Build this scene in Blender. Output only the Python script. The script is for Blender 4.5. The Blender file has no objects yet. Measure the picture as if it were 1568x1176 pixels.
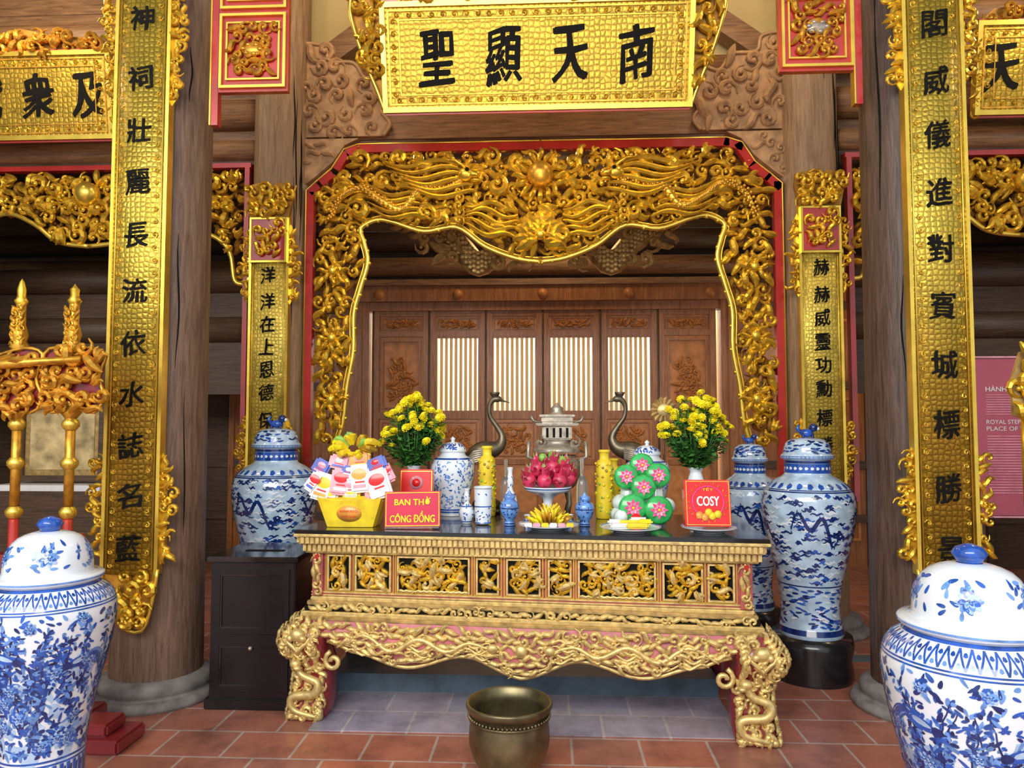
import bpy, bmesh, math, random
from mathutils import Vector, Matrix, Euler
pi=math.pi
S=bpy.context.scene
try:
    S.view_settings.view_transform='Standard'
except Exception: pass
# ---------------------------------------------------------------- materials
MATS={}
def newmat(name):
    m=bpy.data.materials.new(name); m.use_nodes=True
    nt=m.node_tree; b=nt.nodes["Principled BSDF"]; MATS[name]=m
    return m,nt,b
def setp(b,col=None,rough=.5,metal=0.,coat=0.,spec=.5):
    if col: b.inputs['Base Color'].default_value=(*col,1)
    b.inputs['Roughness'].default_value=rough; b.inputs['Metallic'].default_value=metal
    if coat: b.inputs['Coat Weight'].default_value=coat; b.inputs['Coat Roughness'].default_value=.08
    b.inputs['Specular IOR Level'].default_value=spec
def coords(nt,scale=(1,1,1)):
    tc=nt.nodes.new('ShaderNodeTexCoord'); mp=nt.nodes.new('ShaderNodeMapping'); mp.inputs['Scale'].default_value=scale
    nt.links.new(tc.outputs['Object'],mp.inputs['Vector']); return mp.outputs['Vector']
def ramp(nt,fac,stops):
    r=nt.nodes.new('ShaderNodeValToRGB'); e=r.color_ramp.elements
    while len(e)<len(stops): e.new(.5)
    for i,(p,c) in enumerate(stops):
        e[i].position=p; e[i].color=(*c,1)
    nt.links.new(fac,r.inputs['Fac']); return r.outputs['Color']
def bump(nt,b,h,strength=.3,dist=.01):
    n=nt.nodes.new('ShaderNodeBump'); n.inputs['Strength'].default_value=strength; n.inputs['Distance'].default_value=dist
    nt.links.new(h,n.inputs['Height']); nt.links.new(n.outputs['Normal'],b.inputs['Normal'])
def noise(nt,vec,scale,detail=4,rough=.5,dist=0):
    n=nt.nodes.new('ShaderNodeTexNoise'); n.inputs['Scale'].default_value=scale; n.inputs['Detail'].default_value=detail
    n.inputs['Roughness'].default_value=rough; n.inputs['Distortion'].default_value=dist
    nt.links.new(vec,n.inputs['Vector']); return n.outputs['Fac']
def simple(name,col,rough=.5,metal=0.,coat=0.,var=.15,scale=20,bs=0.,sc=(1,1,1),spec=.5):
    m,nt,b=newmat(name); setp(b,col,rough,metal,coat,spec)
    v=coords(nt,sc); f=noise(nt,v,scale)
    lo=tuple(max(0,c*(1-var)) for c in col); hi=tuple(min(1,c*(1+var)) for c in col)
    nt.links.new(ramp(nt,f,[(.3,lo),(.7,hi)]),b.inputs['Base Color'])
    if bs: bump(nt,b,f,bs,.005)
    return m
GOLD=simple('gold_carving',(.84,.52,.055),.32,.78,0,.3,14,.25)
GOLDD=simple('gold_shaded',(.34,.16,.02),.5,.55,0,.4,14,.25)  # darkened gold for backing layers, shade of the gaps put into the colour
GOLDP=simple('gold_pale',(.74,.56,.22),.42,.55,0,.3,30,.5)
GOLDB=simple('gold_border',(.86,.60,.09),.28,.8,0,.15,10,.1)
GOLDK=simple('gold_antique',(.52,.35,.13),.45,.55,0,.4,20,.4)
GOLDO=simple('gold_orange',(.66,.34,.04),.35,.7,0,.4,18,.3)
def board_mat(name,scale,tint,metal=.72):
    m,nt,b=newmat(name); setp(b,None,.40,metal)
    v=coords(nt,(1,1,1))
    vo=nt.nodes.new('ShaderNodeTexVoronoi'); vo.feature='DISTANCE_TO_EDGE'; vo.inputs['Scale'].default_value=scale; vo.inputs['Randomness'].default_value=.45
    nt.links.new(v,vo.inputs['Vector'])
    n=noise(nt,v,7,3)
    c1=ramp(nt,vo.outputs['Distance'],[(0.0,tuple(t*.42 for t in tint)),(.10,tuple(t*.82 for t in tint)),(.3,tint)])
    c2=ramp(nt,n,[(.35,(.70,.73,.66)),(.7,(1,1,1))])
    mx=nt.nodes.new('ShaderNodeMix'); mx.data_type='RGBA'; mx.blend_type='MULTIPLY'; mx.inputs['Factor'].default_value=1
    nt.links.new(c1,mx.inputs[6]); nt.links.new(c2,mx.inputs[7]); nt.links.new(mx.outputs[2],b.inputs['Base Color'])
    bump(nt,b,vo.outputs['Distance'],.7,.01); return m
GBOARD=board_mat('gold_engraved',34,(.80,.55,.075))
GBOARDI=board_mat('gold_engraved_inner_lit',34,(.92,.66,.10),.45)  # brighter copy for the inner boards, missing light put into the colour
GBOARD2=board_mat('gold_engraved_plaque',26,(.72,.44,.05))
def wood(name,dark,light,rough=.5,vert=True,sc=5,coat=0):
    m,nt,b=newmat(name); setp(b,None,rough,0,coat)
    v=coords(nt,(9,9,.8) if vert else (.8,9,9))
    f=noise(nt,v,sc,6,.6,.6)
    nt.links.new(ramp(nt,f,[(.28,dark),(.5,tuple((a+c)/2 for a,c in zip(dark,light))),(.72,light)]),b.inputs['Base Color'])
    bump(nt,b,f,.45,.01); return m
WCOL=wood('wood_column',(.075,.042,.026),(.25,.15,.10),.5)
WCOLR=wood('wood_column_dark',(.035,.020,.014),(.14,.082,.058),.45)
WCOL2=wood('wood_column_light',(.17,.10,.05),(.38,.24,.13),.5)
WBEAM=wood('wood_beam',(.13,.06,.025),(.37,.19,.08),.5,False)
WDOOR=wood('wood_door',(.20,.065,.016),(.46,.18,.055),.33)
WDARK=wood('wood_dark',(.05,.028,.016),(.13,.075,.045),.5,False)
WCARVE=simple('wood_carving',(.40,.23,.105),.55,0,0,.35,12,.4)
WPANEL=simple('wood_panel_relief',(.52,.20,.055),.38,0,0,.25,12,.3)
RED=simple('red_lacquer',(.42,.025,.02),.28,0,.5,.2,5)
REDD=simple('red_lacquer_dark',(.24,.02,.025),.3,0,.5,.2,5)
MAUVE=simple('faded_red_lacquer',(.38,.085,.08),.45,0,0,.3,12)
PINKR=simple('rose_relief_ground',(.58,.17,.20),.5,0,0,.25,14)
BLACK=simple('black_lacquer',(.012,.009,.009),.16,0,.6,.3,6)
BOXM=simple('dark_cabinet_wood',(.007,.004,.006),.3,0,.15,.4,8)
INK=simple('black_ink',(.008,.007,.006),.7,0,0,.2,20,spec=.1)
CREAM=simple('cream_plaster',(.74,.58,.26),.8,0,0,.06,3)
WHITEW=simple('white_wall',(.95,.92,.84),.8,0,0,.04,3)
STONE=simple('stone_base',(.20,.185,.175),.7,0,0,.35,12,.3)
BRONZE=simple('bronze',(.18,.15,.08),.36,.8,0,.45,9,.2)
BRONZED=simple('dark_bronze',(.16,.13,.085),.38,.75,0,.3,14,.2)
SILV=simple('pewter',(.40,.35,.28),.4,.6,0,.35,25,.3)
PORC=simple('porcelain_white',(.78,.85,.93),.1,0,.5,.04,5)
PORCB=simple('porcelain_bluish',(.48,.64,.82),.1,0,.5,.25,14)
BLUE=simple('cobalt_blue',(.02,.09,.42),.12,0,.5,.5,22)
BLUED=simple('cobalt_dark',(.010,.030,.16),.12,0,.5,.5,30)
BLUEL=simple('cobalt_light',(.13,.29,.68),.12,0,.5,.4,25)
BLUEW=simple('cobalt_wash',(.40,.56,.86),.12,0,.5,.3,18)
BLACKG=simple('black_glazed_stand',(.012,.012,.014),.25,0,.4,.2,6)
GREEN=simple('leaf_green',(.055,.19,.035),.5,0,0,.5,30)
GREENL=simple('lime_green',(.25,.50,.08),.4,0,0,.3,20)
YEL=simple('chrysanthemum_yellow',(.92,.74,.01),.5,0,0,.2,40)
YELP=simple('yellow_paper',(.90,.64,.03),.4,0,0,.2,15)
PINK=simple('dragon_fruit_pink',(.66,.04,.12),.4,0,.2,.35,20)
HPINK=simple('lotus_pink',(.92,.06,.30),.35,0,.2,.2,30)
CGREEN=simple('cellophane_green',(.03,.45,.10),.2,0,.6,.25,20)
CRED=simple('box_red',(.80,.01,.015),.25,0,.5,.1,10)
SIGN=simple('sign_crimson',(.66,.02,.07),.3,0,.3,.08,6)
WHITE=simple('white_card',(.85,.85,.85),.4,0,.2,.05,10)
PBLUE=simple('packet_blue',(.08,.13,.55),.3,0,.4,.3,12)
PPINK=simple('packet_pink',(.88,.36,.45),.3,0,.4,.3,12)
PORANGE=simple('packet_orange',(.85,.35,.06),.3,0,.4,.3,12)
POSTER=simple('poster_maroon',(.50,.11,.16),.5,0,0,.05,3)
SLATE=simple('slate_plinth',(.09,.14,.19),.4,0,0,.35,6,.2)
CELLO=simple('cellophane_white',(.70,.82,.76),.15,0,.6,.2,20)
MAPM=simple('old_map_paper',(.55,.42,.20),.4,0,.5,.5,9)
def tilemat(name,c1,c2,mo,rough):
    m,nt,b=newmat(name); setp(b,None,rough)
    v=coords(nt); t=nt.nodes.new('ShaderNodeTexBrick'); t.offset=.5
    t.inputs['Scale'].default_value=1; t.inputs['Brick Width'].default_value=.34; t.inputs['Row Height'].default_value=.30; t.inputs['Mortar Size'].default_value=.008
    t.inputs['Mortar Smooth'].default_value=.3
    t.inputs['Color1'].default_value=(*c1,1); t.inputs['Color2'].default_value=(*c2,1); t.inputs['Mortar'].default_value=(*mo,1)
    nt.links.new(v,t.inputs['Vector'])
    n=noise(nt,v,4.5,8,.7); c=ramp(nt,n,[(.32,(.58,.58,.62)),(.52,(1,1,1)),(.72,(1.25,1.25,1.3))])
    mx=nt.nodes.new('ShaderNodeMix'); mx.data_type='RGBA'; mx.blend_type='MULTIPLY'; mx.inputs['Factor'].default_value=1
    nt.links.new(t.outputs['Color'],mx.inputs[6]); nt.links.new(c,mx.inputs[7]); nt.links.new(mx.outputs[2],b.inputs['Base Color'])
    bump(nt,b,t.outputs['Fac'],-.4,.004); return m
FLOOR=tilemat('terracotta_tiles',(.46,.155,.09),(.33,.135,.10),(.46,.35,.30),.33)
LAV=tilemat('lavender_stone_tiles',(.40,.34,.40),(.30,.29,.38),(.50,.44,.44),.3)
def slatmat():
    m,nt,b=newmat('paper_slat'); setp(b,(.70,.56,.33),.7)
    tr=nt.nodes.new('ShaderNodeBsdfTranslucent'); tr.inputs['Color'].default_value=(.60,.48,.28,1)
    mx=nt.nodes.new('ShaderNodeMixShader'); mx.inputs[0].default_value=.5
    o=nt.nodes['Material Output']; nt.links.new(b.outputs[0],mx.inputs[1]); nt.links.new(tr.outputs[0],mx.inputs[2]); nt.links.new(mx.outputs[0],o.inputs[0]); return m
SLAT=slatmat()
def glassy():
    m,nt,b=newmat('clear_glass'); setp(b,(.85,.9,.9),.05); b.inputs['Transmission Weight'].default_value=.9; return m
GLASS=glassy()
# ---------------------------------------------------------------- mesh builder
class MB:
    def __init__(s): s.v=[];s.f=[];s.m=[];s.s=[];s.mats=[];s.M=Matrix()
    def mi(s,mat):
        if mat not in s.mats: s.mats.append(mat)
        return s.mats.index(mat)
    def add(s,vs,fs,mat,smooth=False):
        b=len(s.v); M=s.M; s.v+=[tuple(M@Vector(v)) for v in vs]; k=s.mi(mat)
        for f in fs: s.f.append(tuple(i+b for i in f)); s.m.append(k); s.s.append(smooth)
    def box(s,x0,x1,y0,y1,z0,z1,mat):
        v=[(x,y,z) for x in(x0,x1) for y in(y0,y1) for z in(z0,z1)]
        s.add(v,[(0,1,3,2),(4,6,7,5),(0,4,5,1),(2,3,7,6),(0,2,6,4),(1,5,7,3)],mat)
    def bevbox(s,x0,x1,y0,y1,z0,z1,mat,b=.01):
        bm=bmesh.new(); bmesh.ops.create_cube(bm,size=1)
        for v in bm.verts: v.co=Vector((x0+(v.co.x+.5)*(x1-x0),y0+(v.co.y+.5)*(y1-y0),z0+(v.co.z+.5)*(z1-z0)))
        bmesh.ops.bevel(bm,geom=bm.edges[:],offset=b,segments=2,affect='EDGES')
        bm.verts.index_update()
        s.add([v.co[:] for v in bm.verts],[tuple(v.index for v in f.verts) for f in bm.faces],mat); bm.free()
    def lathe(s,prof,cx,cy,cz,mat,seg=40,smooth=True,a0=0,a1=2*pi,flute=0):
        vs=[];fs=[];full=abs(a1-a0-2*pi)<1e-4; n=seg if full else seg+1
        for r,z in prof:
            for i in range(n):
                a=a0+(a1-a0)*i/seg; rr=r*(1+(flute*math.cos(a*12) if flute else 0))
                vs.append((cx+rr*math.cos(a),cy+rr*math.sin(a),cz+z))
        for j in range(len(prof)-1):
            for i in range(seg):
                k=(i+1)%n; fs.append((j*n+i,j*n+k,(j+1)*n+k,(j+1)*n+i))
        s.add(vs,fs,mat,smooth)
    def ball(s,x,y,z,rx,mat,ry=None,rz=None,seg=12,rings=8):
        ry=ry or rx; rz=rz or rx; vs=[];fs=[]
        for j in range(rings+1):
            t=pi*j/rings
            for i in range(seg):
                a=2*pi*i/seg; vs.append((x+rx*math.sin(t)*math.cos(a),y+ry*math.sin(t)*math.sin(a),z+rz*math.cos(t)))
        for j in range(rings):
            for i in range(seg):
                k=(i+1)%seg; fs.append((j*seg+i,j*seg+k,(j+1)*seg+k,(j+1)*seg+i))
        s.add(vs,fs,mat,True)
    def tube(s,pts,rad,mat,sides=6,closed=False,smooth=True):
        P=[Vector(p) for p in pts]; n=len(P)
        if not hasattr(rad,'__len__'): rad=[rad]*n
        vs=[];fs=[];prev=None
        for i in range(n):
            if closed: d=P[(i+1)%n]-P[i-1]
            else: d=P[min(i+1,n-1)]-P[max(i-1,0)]
            if d.length<1e-9: d=Vector((0,0,1))
            d.normalize()
            if prev is None:
                up=Vector((0,1,0)) if abs(d.y)<.9 else Vector((1,0,0))
                u=up-d*up.dot(d)
            else: u=prev-d*prev.dot(d)
            if u.length<1e-6: u=d.orthogonal()
            u.normalize(); prev=u; w=d.cross(u)
            for k in range(sides):
                a=2*pi*k/sides; vs.append(P[i]+(u*math.cos(a)+w*math.sin(a))*rad[i])
        for i in range(n if closed else n-1):
            j=(i+1)%n
            for k in range(sides):
                l=(k+1)%sides; fs.append((i*sides+k,i*sides+l,j*sides+l,j*sides+k))
        if not closed: fs.append(tuple(range(sides))[::-1]); fs.append(tuple((n-1)*sides+k for k in range(sides)))
        s.add(vs,fs,mat,smooth)
    def ribbon(s,pts,ws,mat,dr=.9):
        n=len(pts); vs=[];fs=[]
        for i in range(n):
            p=pts[max(i-1,0)];q=pts[min(i+1,n-1)]; dx=q[0]-p[0];dz=q[2]-p[2];L=math.hypot(dx,dz) or 1e-6
            nx,nz=-dz/L,dx/L; x,y,z=pts[i]; w=ws[i]
            for u,d in((-1,.8),(-.75,-.35*dr),(0,-dr),(.75,-.35*dr),(1,.8)): vs.append((x+nx*w*u,y+w*d,z+nz*w*u))
        for i in range(n-1):
            for k in range(4): a=i*5+k; fs.append((a,a+1,a+6,a+5))
        s.add(vs,fs,mat,False)
    def prism(s,poly,y0,y1,mat):
        n=len(poly); vs=[(x,y0,z) for x,z in poly]+[(x,y1,z) for x,z in poly]
        fs=[tuple(range(n)),tuple(range(n,2*n))[::-1]]+[(i,(i+1)%n,n+(i+1)%n,n+i) for i in range(n)]
        s.add(vs,fs,mat)
    def frame(s,x0,x1,z0,z1,y0,y1,w,mat):
        s.box(x0,x1,y0,y1,z0,z0+w,mat); s.box(x0,x1,y0,y1,z1-w,z1,mat)
        s.box(x0,x0+w,y0,y1,z0+w,z1-w,mat); s.box(x1-w,x1,y0,y1,z0+w,z1-w,mat)
    def obj(s,name,parent=None,loc=None):
        me=bpy.data.meshes.new(name); me.from_pydata(s.v,[],s.f)
        for m in s.mats: me.materials.append(m)
        me.polygons.foreach_set('material_index',s.m); me.polygons.foreach_set('use_smooth',s.s)
        me.update()
        bm=bmesh.new(); bm.from_mesh(me); bmesh.ops.recalc_face_normals(bm,faces=bm.faces[:]); bm.to_mesh(me); bm.free()
        o=bpy.data.objects.new(name,me); S.collection.objects.link(o)
        if loc: o.location=loc
        if parent: o.parent=parent
        return o
def empty(name,loc=(0,0,0),rz=0):
    e=bpy.data.objects.new(name,None); e.location=loc; e.rotation_euler=(0,0,rz); S.collection.objects.link(e); e.empty_display_size=.1; return e
def inside(x,z,poly):
    c=False; n=len(poly); j=n-1
    for i in range(n):
        xi,zi=poly[i]; xj,zj=poly[j]
        if (zi>z)!=(zj>z) and x<(xj-xi)*(z-zi)/(zj-zi)+xi: c=not c
        j=i
    return c
def scroll(mb,x,z,y,r,rnd,mat,rad=None,sides=5,n=11):
    rad=(rad or r*.24)*1.25; a=rnd.uniform(0,2*pi); d=rnd.choice((-1,1)); pts=[];rr=[]
    dep=r*.5
    for i in range(n+1):
        t=i/n; q=r*(1.2*math.exp(-1.6*t)); an=a+d*t*1.15*2*pi
        pts.append((x+q*math.cos(an),y-dep*t*.8,z+q*math.sin(an))); rr.append(rad*(.12+1.1*math.sin(pi*min(.90,.04+t*.9))))
    mb.ribbon(pts,rr,mat)
    e=pts[-1]; mb.ball(e[0],e[1],e[2],rad*.9,mat,seg=6,rings=4)
def flame(mb,x,z,y,r,ang,rnd,mat,rad=None,sides=5):
    rad=(rad or r*.26)*1.5; n=7; c=rnd.uniform(-.9,.9); pts=[];rr=[]
    for i in range(n+1):
        t=i/n-.5; L=2.3*r*t; b=c*r*math.sin(t*2*pi)*.45
        pts.append((x+L*math.cos(ang)-b*math.sin(ang),y-r*.35*math.cos(t*pi),z+L*math.sin(ang)+b*math.cos(ang)))
        rr.append(rad*(.05+1.0*math.sin(pi*(i+.25)/(n+.5))**.8))
    mb.ribbon(pts,rr,mat)
def leafcluster(mb,x,z,y,r,ang,rnd,mat):
    for k in(-1,0,1):
        a=ang+k*.55; flame(mb,x+math.cos(a)*r*.5,z+math.sin(a)*r*.5,y-(.012 if k==0 else 0),r*.62,a,rnd,mat)
def carve(mb,poly,y,sp,mat,seed=1,depth=.03,mix=.55,flow=None,rk=.62,cl=.0,mg=0):
    rnd=random.Random(seed); xs=[p[0] for p in poly]; zs=[p[1] for p in poly]
    z=min(zs)+sp*.4; row=0
    while z<max(zs):
        x=min(xs)+sp*(.4 if row%2 else .9)
        while x<max(xs):
            px=x+rnd.uniform(-.22,.22)*sp; pz=z+rnd.uniform(-.22,.22)*sp
            if inside(px,pz,poly) and (not mg or all(inside(px+a*mg,pz+b*mg,poly) for a,b in((1,0),(-1,0),(0,1),(0,-1)))):
                r=sp*rnd.uniform(.85,1.15)*rk; yy=y-rnd.random()*depth
                u=rnd.random()
                if u<mix: scroll(mb,px,pz,yy,r,rnd,mat)
                else:
                    a=(flow(px,pz) if flow else rnd.uniform(0,2*pi))+rnd.uniform(-.5,.5)
                    if u>1-cl: leafcluster(mb,px,pz,yy,r*1.2,a,rnd,mat)
                    else: flame(mb,px,pz,yy,r*1.15,a,rnd,mat)
            x+=sp
        z+=sp*.86; row+=1
TC={}
def glyph(ch):
    if ch in TC: return TC[ch]
    c=bpy.data.curves.new('t','FONT'); c.body=ch; c.size=1; c.resolution_u=3
    o=bpy.data.objects.new('t',c); S.collection.objects.link(o)
    bpy.context.view_layer.update()
    dg=bpy.context.evaluated_depsgraph_get(); me=bpy.data.meshes.new_from_object(o.evaluated_get(dg))
    v=[(p.co.x,p.co.y) for p in me.vertices]; f=[tuple(p.vertices) for p in me.polygons]
    bpy.data.objects.remove(o); bpy.data.curves.remove(c); bpy.data.meshes.remove(me)
    if v:
        x0=min(a[0] for a in v);x1=max(a[0] for a in v);y0=min(a[1] for a in v);y1=max(a[1] for a in v)
        v=[((a[0]-x0)/(x1-x0)-.5,(a[1]-y0)/(y1-y0)-.5) for a in v]
    TC[ch]=(v,f); return TC[ch]
def put(mb,ch,cx,cz,w,h,yf,mat,bold=.0,shear=0.0):
    v,f=glyph(ch)
    offs=[(0,0)]
    if bold: offs=[(0,0),(bold,0),(-bold,0),(bold*.7,bold*.6),(-bold*.7,-bold*.6),(0,bold*.6),(0,-bold*.6)]
    brush=bool(shear); ph=(ord(ch[0])%17)*.7; rot=((ord(ch[0])%7)-3)*.018 if brush else 0
    for k,(ox,oz) in enumerate(offs):
        vs=[]
        for a,b in v:
            if brush: a2=a+.025*math.sin(b*6+ph); b2=b+.025*math.sin(a*6+ph*1.3)+.07*a; sw=1+.5*math.sin(a*5+b*4+ph)
            else: a2,b2,sw=a,b,1
            x=cx+a2*w+ox*sw+shear*b*h-rot*b2*h; z=cz+b2*h+oz*sw+rot*a2*w
            vs.append((x,yf(x,z)-.0003*k,z))
        mb.add(vs,f,mat)
def smoothline(P,k=5):
    out=[]
    for i in range(len(P)-1):
        p0=P[max(i-1,0)];p1=P[i];p2=P[i+1];p3=P[min(i+2,len(P)-1)]
        for j in range(k):
            t=j/k; out.append(tuple(.5*((2*p1[c])+(-p0[c]+p2[c])*t+(2*p0[c]-5*p1[c]+4*p2[c]-p3[c])*t*t+(-p0[c]+3*p1[c]-3*p2[c]+p3[c])*t**3) for c in range(len(p1))))
    out.append(P[-1]); return out
# ---------------------------------------------------------------- room shell
mb=MB(); mb.box(-7,7,-1,12.5,-.1,0,FLOOR); mb.obj('floor')
mb=MB(); mb.box(-1.2,1.05,3.93,4.5,0,.004,LAV); mb.box(-1.25,1.05,4.5,5.5,0,.11,SLATE); mb.box(1.3,3.6,5.22,5.36,0,.004,SLATE); mb.obj('trim_1')
mb=MB(); mb.box(-7,-6.9,1.5,8.7,0,6.3,WDARK)
for i in range(18): mb.tube([(-6.85,1.6,.2+.33*i),(-6.85,8.6,.2+.33*i)],.1,WDARK,8)
mb.obj('wall_left')
mb=MB(); mb.box(6.9,7,1.5,8.7,0,6.3,WDARK); mb.obj('wall_right')
mb=MB()
mb.box(-7,7,2.5,8.75,6.3,6.4,WDARK)
for i in range(15): mb.box(-7,7,2.6+i*.42,2.68+i*.42,6.2,6.3,WBEAM)
mb.box(-6.9,6.9,6.6,8.7,4.75,4.8,WDARK)
mb.obj('ceiling')
mb=MB()
for sx in(-1,1):
    for i in range(9): mb.box(min(sx*2.3,sx*6.9),max(sx*2.3,sx*6.9),6.22,6.28+.004*(i%2),4.35+i*.22,4.565+i*.22,WBEAM)
    mb.box(min(sx*2.3,sx*6.9),max(sx*2.3,sx*6.9),5.98,6.2,3.76,3.95,WDARK)
    mb.tube([(sx*2.3,6.08,4.22),(sx*6.9,6.08,4.22)],.13,WBEAM,14)
    mb.tube([(sx*2.3,6.0,3.88),(sx*6.9,6.0,3.88)],.09,WBEAM,14)
    mb.box(min(sx*2.3,sx*6.9),max(sx*2.3,sx*6.9),6.1,6.2,3.95,4.35,WBEAM)
    for z in(4.62,4.95): mb.tube([(sx*2.3,6.1,z),(sx*6.9,6.1,z)],.11,WBEAM,14)
mb.box(-2.3,2.3,6.5,6.55,4.4,6.3,CREAM)
mb.obj('wall_upper')
mb=MB(); Y=8.6
mb.box(-6.9,6.9,Y,Y+.12,3.2,4.8,WDARK)
for sx in(-1,1):
    x0,x1=sorted((sx*2.35,sx*6.9))
    for i in range(7):
        a=x0+(x1-x0)*i/7; b=a+(x1-x0)/7; near=(i in(0,1) and sx>0) or (i in(5,6) and sx<0)
        mb.box(a+.01,b-.01,Y,Y+.08,0,3.2,WDOOR if near else WDARK)
        mb.box(a-.03,a+.03,Y-.04,Y+.1,0,3.2,WDOOR if near else WDARK)
        if near:
            for z0,z1 in((.3,1.0),(1.15,1.9),(2.05,2.8)): mb.frame(a+.1,b-.1,z0,z1,Y-.02,Y,.03,WPANEL)
    for z in(.5,1.1,2.0,2.9): mb.box(x0,x1,Y-.03,Y,z,z+.09,WDARK)
    a,b=sorted((sx*2.02,sx*2.35)); mb.box(a,b,Y-.08,Y+.1,0,3.2,WDOOR)
    a,b=sorted((sx*2.1,sx*2.26)); mb.box(a,b,Y-.1,Y-.08,.2,3.0,WDOOR)
for z,r in((3.42,.11),(3.72,.12)): mb.tube([(-6.9,Y-.12,z),(6.9,Y-.12,z)],r,WDARK if z>3.5 else WBEAM,14)
for sx in(-1,1):
    for z in(3.05,2.55): mb.tube([(sx*3.0,7.3,z),(sx*6.9,7.3,z)],.13,WDARK,12)
    mb.box(min(sx*3.0,sx*6.9),max(sx*3.0,sx*6.9),7.3,7.36,1.9,3.1,WDARK)
mb.obj('wall_back')
mb=MB()
mb.box(-2.1,2.1,Y-.06,Y+.1,2.92,3.02,WDOOR); mb.box(-2.35,2.35,Y-.12,Y+.1,3.02,3.2,WDOOR); mb.box(-2.4,2.4,Y-.16,Y,3.2,3.27,WBEAM)
for x in(-1.9,-.98,0,.98,1.9):
    mb.M=Matrix.Translation((x,Y-.12,3.1))@Matrix.Rotation(pi/2,4,'X'); mb.lathe([(0,.05),(.035,.045),(.05,.025),(.06,0)],0,0,0,WPANEL,16); mb.M=Matrix()
mb.obj('trim_2')
for i in range(6):
    mb=MB(); a=-1.98+.66*i; b=a+.655
    st=.07
    mb.box(a,a+st,Y-.03,Y+.05,.05,2.92,WDOOR); mb.box(b-st,b,Y-.03,Y+.05,.05,2.92,WDOOR)
    for z0,z1 in((2.86,2.92),(2.62,2.68),(1.66,1.74),(1.14,1.2),(.05,.2)): mb.box(a+st,b-st,Y-.025,Y+.05,z0,z1,WDOOR)
    mb.tube([(a-.002,Y-.035,.05),(a-.002,Y-.035,2.92)],.012,WDARK,6)
    mb.box(a+st,b-st,Y+.0,Y+.03,2.68,2.86,WPANEL); mb.frame(a+st+.02,b-st-.02,2.70,2.84,Y-.015,Y,.012,WDOOR)
    carve(mb,[(a+.12,2.73),(b-.12,2.73),(b-.12,2.81),(a+.12,2.81)],Y-.005,.05,WPANEL,seed=i)
    mb.box(a+st,b-st,Y,Y+.03,.2,1.14,WPANEL); mb.box(a+st,b-st,Y,Y+.03,1.2,1.66,WPANEL)
    mb.frame(a+st+.03,b-st-.03,1.23,1.63,Y-.02,Y,.015,WDOOR)
    carve(mb,[(a+.16,1.28),(b-.16,1.28),(b-.16,1.58),(a+.16,1.58)],Y-.005,.07,WPANEL,seed=i+20,depth=.01)
    if i in(0,5):
        mb.box(a+st,b-st,Y,Y+.03,1.74,2.62,WPANEL); mb.frame(a+st+.03,b-st-.03,1.78,2.58,Y-.025,Y,.02,WDOOR)
        carve(mb,[(a+.22,1.85),(b-.22,1.85),(b-.16,2.1),(b-.24,2.35),(a+.24,2.35),(a+.16,2.1)],Y-.002,.075,WPANEL,seed=i+40,depth=.01)
    else:
        for k in range(8):
            x=a+st+.03+(b-a-2*st-.06)*(k+.5)/8
            mb.box(x-.017,x+.017,Y+.06,Y+.065,1.74,2.62,SLAT)
        mb.frame(a+st,b-st,1.74,2.62,Y-.02,Y+.02,.018,WDOOR)
    mb.obj('door_%d'%(i+1))
mb=MB(); mb.box(-5,5,10.6,10.7,0,4,WHITEW)
for i in range(12): mb.box(-4.8+.8*i,-4.72+.8*i,10.5,10.6,0,4,CREAM)
mb.obj('wall_courtyard')
# ---------------------------------------------------------------- columns
def column(x,y,r,h,mat,baser=.33):
    mb=MB()
    mb.lathe([(r*1.04,.13),(r*1.02,.8),(r,2),(r*.97,h)],x,y,0,mat,40)
    rnd=random.Random(int(x*100))
    for i in range(12):
        a=-pi/2+rnd.uniform(-1.2,1.2); z0=rnd.uniform(.3,h-1.4); L=rnd.uniform(.3,1.4); pts=[]
        for k in range(9):
            t=k/8; aa=a+.03*math.sin(t*7+i); pts.append((x+r*1.0*math.cos(aa),y+r*1.0*math.sin(aa),z0+L*t))
        mb.tube(pts,[.001+.005*math.sin(pi*k/8) for k in range(9)],INK,4)
    mb.lathe(sub_([(baser*1.10,0),(baser*1.13,.02),(baser*1.08,.05),(baser*.96,.06),(baser*.98,.09),(baser*.94,.125),(baser*.80,.145),(r*.9,.15)]),x,y,0,STONE,40)
    return mb.obj('wooden_column')
def sub_(p): return smoothline(p,3)
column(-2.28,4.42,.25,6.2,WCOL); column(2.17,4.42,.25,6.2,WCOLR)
for x in(-2.16,2.16,-5.35,5.35): column(x,6.02,.225,6.2,WCOL2)
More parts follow.
